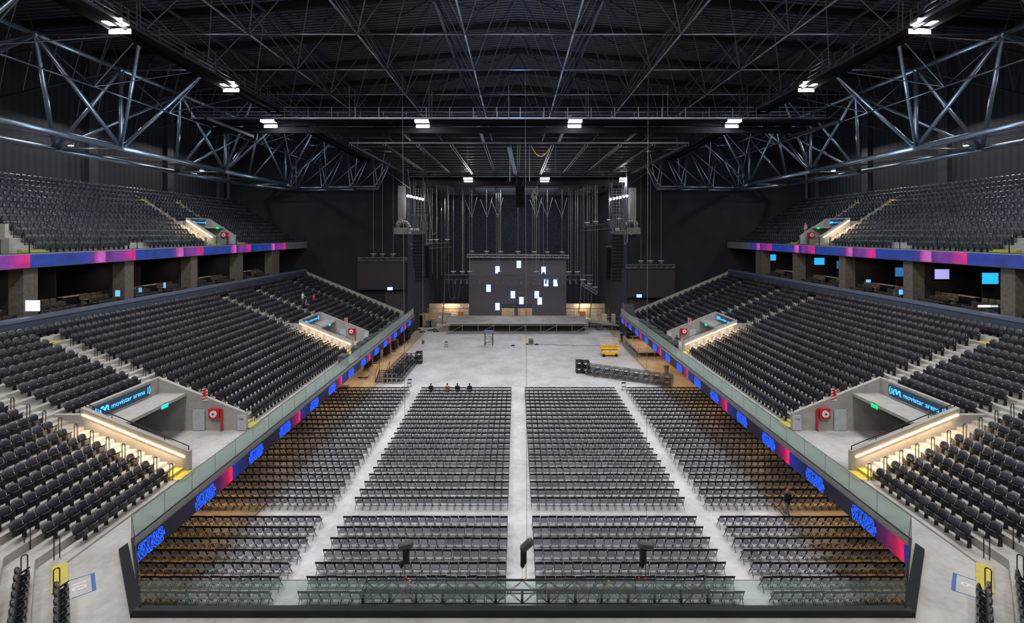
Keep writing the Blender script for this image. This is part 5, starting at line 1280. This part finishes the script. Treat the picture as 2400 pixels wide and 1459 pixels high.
# ---------------------------------------------------------------- suites furniture
ssm = MB(); ssm.rbox((0,-.02,.62),(.50,.10,.52),0,.05); ssm.rbox((0,.24,.40),(.50,.46,.12),0,.05); ssm.rbox((-.26,.2,.45),(.05,.5,.35),0,.02); ssm.rbox((0,.15,.17),(.3,.3,.34),0,.02)
smesh = ssm.mesh('suite_armchair','tan_seat'); dmesh = ssm.mesh('suite_armchair','dark_seat')
for s in (-1,1):
    for b,y in enumerate((17.4,25.9,34.45,43.0,51.5,60.05)):
        if b < 1: continue
        for hb in range(2):
            y0 = y+.2+hb*4.2
            bay = f'{od((b-1)*2+hb)} {SN[s]} suite'
            for r in range(3):
                zz = 11.2+.28*r; xx = 36.5+.85*r
                for j in range(4):
                    o = bpy.data.objects.new('suite_armchair', smesh if r==2 else dmesh); C.objects.link(o); o.location = (s*xx,y0+1.0+.56*j,zz); o.rotation_euler = (0,0,PI/2 if s>0 else -PI/2)
                    tag(o,f'{"tan" if r==2 else "dark"} armchair {od(j)} from the near end, {["front","middle","back"][r]} row, {bay}','armchair','armchairs in the suites')
            struct(MB().box((s*36.9,y0+.6,11.2),(s*39.3,y0+3.4,11.47)).box((s*37.75,y0+.6,11.47),(s*39.3,y0+3.4,11.75)).build('suite_step','wall_black'),f'dark seating step in the {bay}','step')
            e = empty('suite_counter',(s*39.5,y0+2,11.2),0,f'narrow counter behind the seats of the {bay}','counter')
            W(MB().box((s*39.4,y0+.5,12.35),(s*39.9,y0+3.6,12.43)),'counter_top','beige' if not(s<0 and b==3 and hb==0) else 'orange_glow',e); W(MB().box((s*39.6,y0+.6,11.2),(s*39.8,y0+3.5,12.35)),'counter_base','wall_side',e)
    # glass fin panels
for s in (-1,1):
    for k,(y,h) in enumerate(((30.4,.9),(34.3,.9),(42.8,.9),(51.3,.9))):
        tag(MB().rbox((s*35.62,y,12.4),(.04,.9,h),0,.01).build('glass_screen','glass_upper'),f'{od(k)} small glass screen from the viewer on the {SN[s]} suite ledge','glass','small glass screens on the suite ledges')
tvs = [(2320,652,37.2,'tv_cyan','cyan lit'),(2207,642,41.8,'tv_violet','pale violet'),(2113,637,46.2,'tv_navy','navy patterned'),(2040,625,50.6,'tv_green','bright green'),(1967,620,55,'tv_navy','narrow blue'),(1920,612,59.0,'tv_cyan','cyan blue'),(1808,603,68.0,'tv_cyan','far cyan')]
for px,py,Y,m,l in tvs:
    c = P(px,py,Y); e = empty('wall_television',tuple(c),0,f'{l} television glowing in a right suite','television')
    w = 1.3 if l != 'narrow blue' else .6
    MB().box((-w/2,-.05,-.45),(w/2,-.01,.45)).build('screen_face',m,e); MB().rbox((0,.02,0),(w+.08,.06,.98),0,.01).build('bezel','black_metal',e)
    MB().bar((0,.05,0),(0,.5,.0),.1,.1).build('wall_mount','black_metal',e)
# blue lit small signs / glows on ledge; one blue panel paints a reflection
for i,(px,py,Y,w,h,m,lab) in enumerate(((77,716,32.7,1.0,.75,'led_white','white glowing screen on the near left suite ledge'),(276,687,40.5,.42,.55,'sign_blue','pale blue lit menu on the left suite ledge'),(329,679,43.3,.28,.42,'sign_blue','small blue lit menu between left suites'),(386,668,46.7,.22,.55,'sign_blue','narrow blue lit menu further along left ledge'),(2111,684,42.0,.35,.45,'sign_blue','small blue lit menu on the right suite ledge'),(2306,717,34.5,.9,.14,'led_white','bright white lamp bar on the near right suite ledge'),(2035,658,48.5,.5,.3,'sign_blue','blue reflection painted as a glowing panel in the middle right suite'),(2162,674,43.5,.55,.22,'sign_blue','small blue lettered strip at the right violet suite'))):
    c = P(px,py,Y); e = empty('lit_menu_sign',tuple(c),0,lab,'sign'); MB().box((-w/2,-.03,-h/2),(w/2,0,h/2)).build('sign_face',m,e); MB().rbox((0,.03,-.02),(w+.06,.04,h+.06),0,.01).build('sign_frame','black_metal',e)
area((-35.2,31.5,13.2),(-36,33,11),18,.6,(.3,.65,1))
# ---------------------------------------------------------------- people
def caps(mb, p, q, r1, r2=None):
    r2 = r1 if r2 is None else r2; mb.tube(p, q, r1, 10, r2=r2); mb.ball(p, r1, 10, 7); mb.ball(q, r2, 10, 7)
def blob(name, mb, m, parent, vox):
    o = mb.build(name, m, parent, True); r = o.modifiers.new('remesh','REMESH'); r.mode = 'VOXEL'; r.voxel_size = vox; r.use_smooth_shade = True
    s_ = o.modifiers.new('smooth','SMOOTH'); s_.factor = .5; s_.iterations = 3; return o
def person(loc, rz, lab, top, bottom, hair='hair_dark', pose='stand', sleeves=True):
    e = empty('person', loc, rz, lab, 'person')
    if pose == 'sit': hip = .50; kn = [(.12,.45,.50),(-.12,.45,.50)]; ft = [(.12,.48,.06),(-.12,.48,.06)]; toe = [(.13,.62,.04),(-.13,.62,.04)]
    elif pose == 'floor': hip = .13; kn = [(.13,.36,.40),(-.13,.36,.40)]; ft = [(.13,.58,.07),(-.13,.58,.07)]; toe = [(.13,.70,.04),(-.13,.70,.04)]
    elif pose == 'walk': hip = .92; kn = [(.10,.16,.50),(-.10,-.04,.50)]; ft = [(.11,.22,.08),(-.11,-.26,.10)]; toe = [(.12,.36,.04),(-.12,-.12,.04)]
    else: hip = .92; kn = [(.11,.03,.49),(-.11,.03,.49)]; ft = [(.13,-.02,.08),(-.13,-.02,.08)]; toe = [(.15,.13,.04),(-.15,.13,.04)]
    ch, nk, hd = hip+.40, hip+.56, hip+.70
    if pose == 'reach': el = [(.28,.18,ch-.05),(-.27,.10,ch-.22)]; wr = [(.30,.42,ch-.10),(-.22,.32,ch-.25)]
    elif pose in ('sit','floor'): el = [(.25,.06,ch-.26),(-.25,.06,ch-.26)]; wr = [(.16,.30,hip+.10),(-.16,.30,hip+.10)]
    else: el = [(.27,-.02,ch-.27),(-.27,-.02,ch-.27)]; wr = [(.26,.16,ch-.40),(-.26,.10,ch-.46)]
    def torso(mb, g):
        mb.ball((0,0,hip+.0),(.165+g,.115+g,.13+g),14,9); mb.ball((0,-.01,hip+.17),(.15+g,.105+g,.15+g),14,9); mb.ball((0,-.01,ch-.02),(.175+g,.12+g,.20+g),14,9); mb.ball((0,-.01,ch+.09),(.185+g,.085+g,.08+g),14,9)
    body = MB(); torso(body, 0); caps(body,(0,0,ch+.1),(0,.01,hd-.08),.058,.052); body.ball((0,.01,hd+.01),(.078,.095,.125),14,10); body.ball((0,.03,hd-.06),(.055,.07,.06),10,7); body.ball((0,.105,hd-.005),(.014,.022,.024),8,6)
    for sg in (-1,1): body.ball((sg*.08,0,hd),(.014,.024,.034),8,6)
    sh = MB(); torso(sh, .018); tr = MB(); tr.ball((0,0,hip-.0),(.18,.13,.13),14,9)
    for k in (0,1):
        sg = 1 if k==0 else -1; S = (sg*.185,0,ch+.08); w = Vector(wr[k]); d = (w-Vector(el[k])).normalized(); a_ = d.cross(Vector((0,0,1)))
        a_ = a_.normalized() if a_.length > .1 else Vector((0,1,0)); u_ = a_.cross(d)
        caps(body,S,el[k],.052,.040); caps(body,el[k],wr[k],.040,.026); pm = w+d*.05; caps(body,w,pm,.026,.034); caps(body,pm-a_*.02,pm+a_*.02,.022)
        for f_ in range(4): q0 = pm+d*.02+a_*(.024*(f_-1.5)); q1 = q0+d*(.045+.008*(f_ in (1,2))); caps(body,q0,q1,.0115,.0105); caps(body,q1,q1+d*.02-u_*.02,.0105,.009)
        t0 = pm-d*.02+a_*.03*-sg; caps(body,t0,t0+d*.03+a_*.03*-sg,.012,.010)
        H = (sg*.09,0,hip-.04); caps(body,H,kn[k],.085,.055); caps(body,kn[k],ft[k],.055,.036); caps(body,ft[k],toe[k],.04,.03)
        E_ = el[k] if sleeves else tuple(Vector(S).lerp(Vector(el[k]),.6)); caps(sh,S,E_,.075,.060)
        fq = Vector(kn[k]).lerp(Vector(ft[k]),.85); caps(tr,H,kn[k],.108,.075); caps(tr,kn[k],tuple(fq),.075,.060)
    bd = blob('body', body, 'skin', e, .015); blob('shirt', sh, top, e, .02); blob('trousers', tr, bottom, e, .02)
    for k in (0,1): f = Vector(ft[k]); t = Vector(toe[k]); MB().ball(((f.x+t.x)/2,(f.y+t.y)/2,.05),(.05,.13,.05),8,6).build('shoe','rubber',e,True)
    hb = MB().ball((0,-.022,hd+.045),(.093,.105,.108),14,9)
    if hair == 'hair_orange': hb.ball((0,-.07,hd-.04),(.095,.06,.13),12,8)
    hb.build('hair',hair,bd,True)
    MB().ball((.032,.092,hd+.02),(.013,.008,.008),6,4).ball((-.032,.092,hd+.02),(.013,.008,.008),6,4).build('eyes','white',bd,True); MB().ball((0,.098,hd-.05),(.026,.008,.008),8,5).build('mouth','red',bd,True)
    return e
person((17.1,74.6,0),PI,'person in black shirt and shorts standing beside the right low platform','cloth_black','cloth_black')
person((17.0,28.9,0),.3,'person with orange hair, black top and jeans walking between right chairs','cloth_black','denim','hair_orange','walk')
rowz = lambda n: slabz(n)
person((-(19+.88*11+.25),61.2,rowz(11)),-PI/2,'person in white and orange shirt standing among the left seats','cloth_white','case_grey',pose='reach')
person((-(19+.88*10+.25),62.6,rowz(10)),-PI/2+.8,'person in red shirt standing beside the one in white, left stand','cloth_red','cloth_black')
person((-(19+.88*10+.2),60.2,rowz(10)),-PI/2,'person in dark clothes crouched below the two standing in left stand','case_grey','cloth_black',pose='sit')
person((18.7,53.6,ZS),-.5,'person in dark shirt standing by the right walkway cases','cloth_black','cloth_black',pose='reach')
person((18.2,52.6,ZS),.3,'person in grey shirt leaning at the right walkway glass','case_grey','cloth_black')
person((UX+.85*2+.2,61.2,UZ+.56*2+.02),PI/2,'person in tan shirt standing beside the right upper entrance','cloth_tan','cloth_tan')
person((-37.6,52.3,11.5),-PI/2,'person in pale shirt standing in a left suite by a pillar','cloth_tan','cloth_tan')
for i,(px,h) in enumerate(((1007,'cloth_black'),(1046,'cloth_orange'),(1070,'cloth_black'),(1099,'cloth_black'))):
    x = (px-HX)*50.8/F+CAMX; person((x,51.55,0),0,f'{od(i)} person from the left seated low in front of the farthest chairs',h,'cloth_black','hair_dark','floor')

w = bpy.data.worlds.new('world'); scn.world = w; w.use_nodes = True
w.node_tree.nodes['Background'].inputs[0].default_value = (.05,.06,.09,1); w.node_tree.nodes['Background'].inputs[1].default_value = .3
scn.view_settings.view_transform = 'Standard'; scn.view_settings.look = 'None'; scn.view_settings.exposure = 0
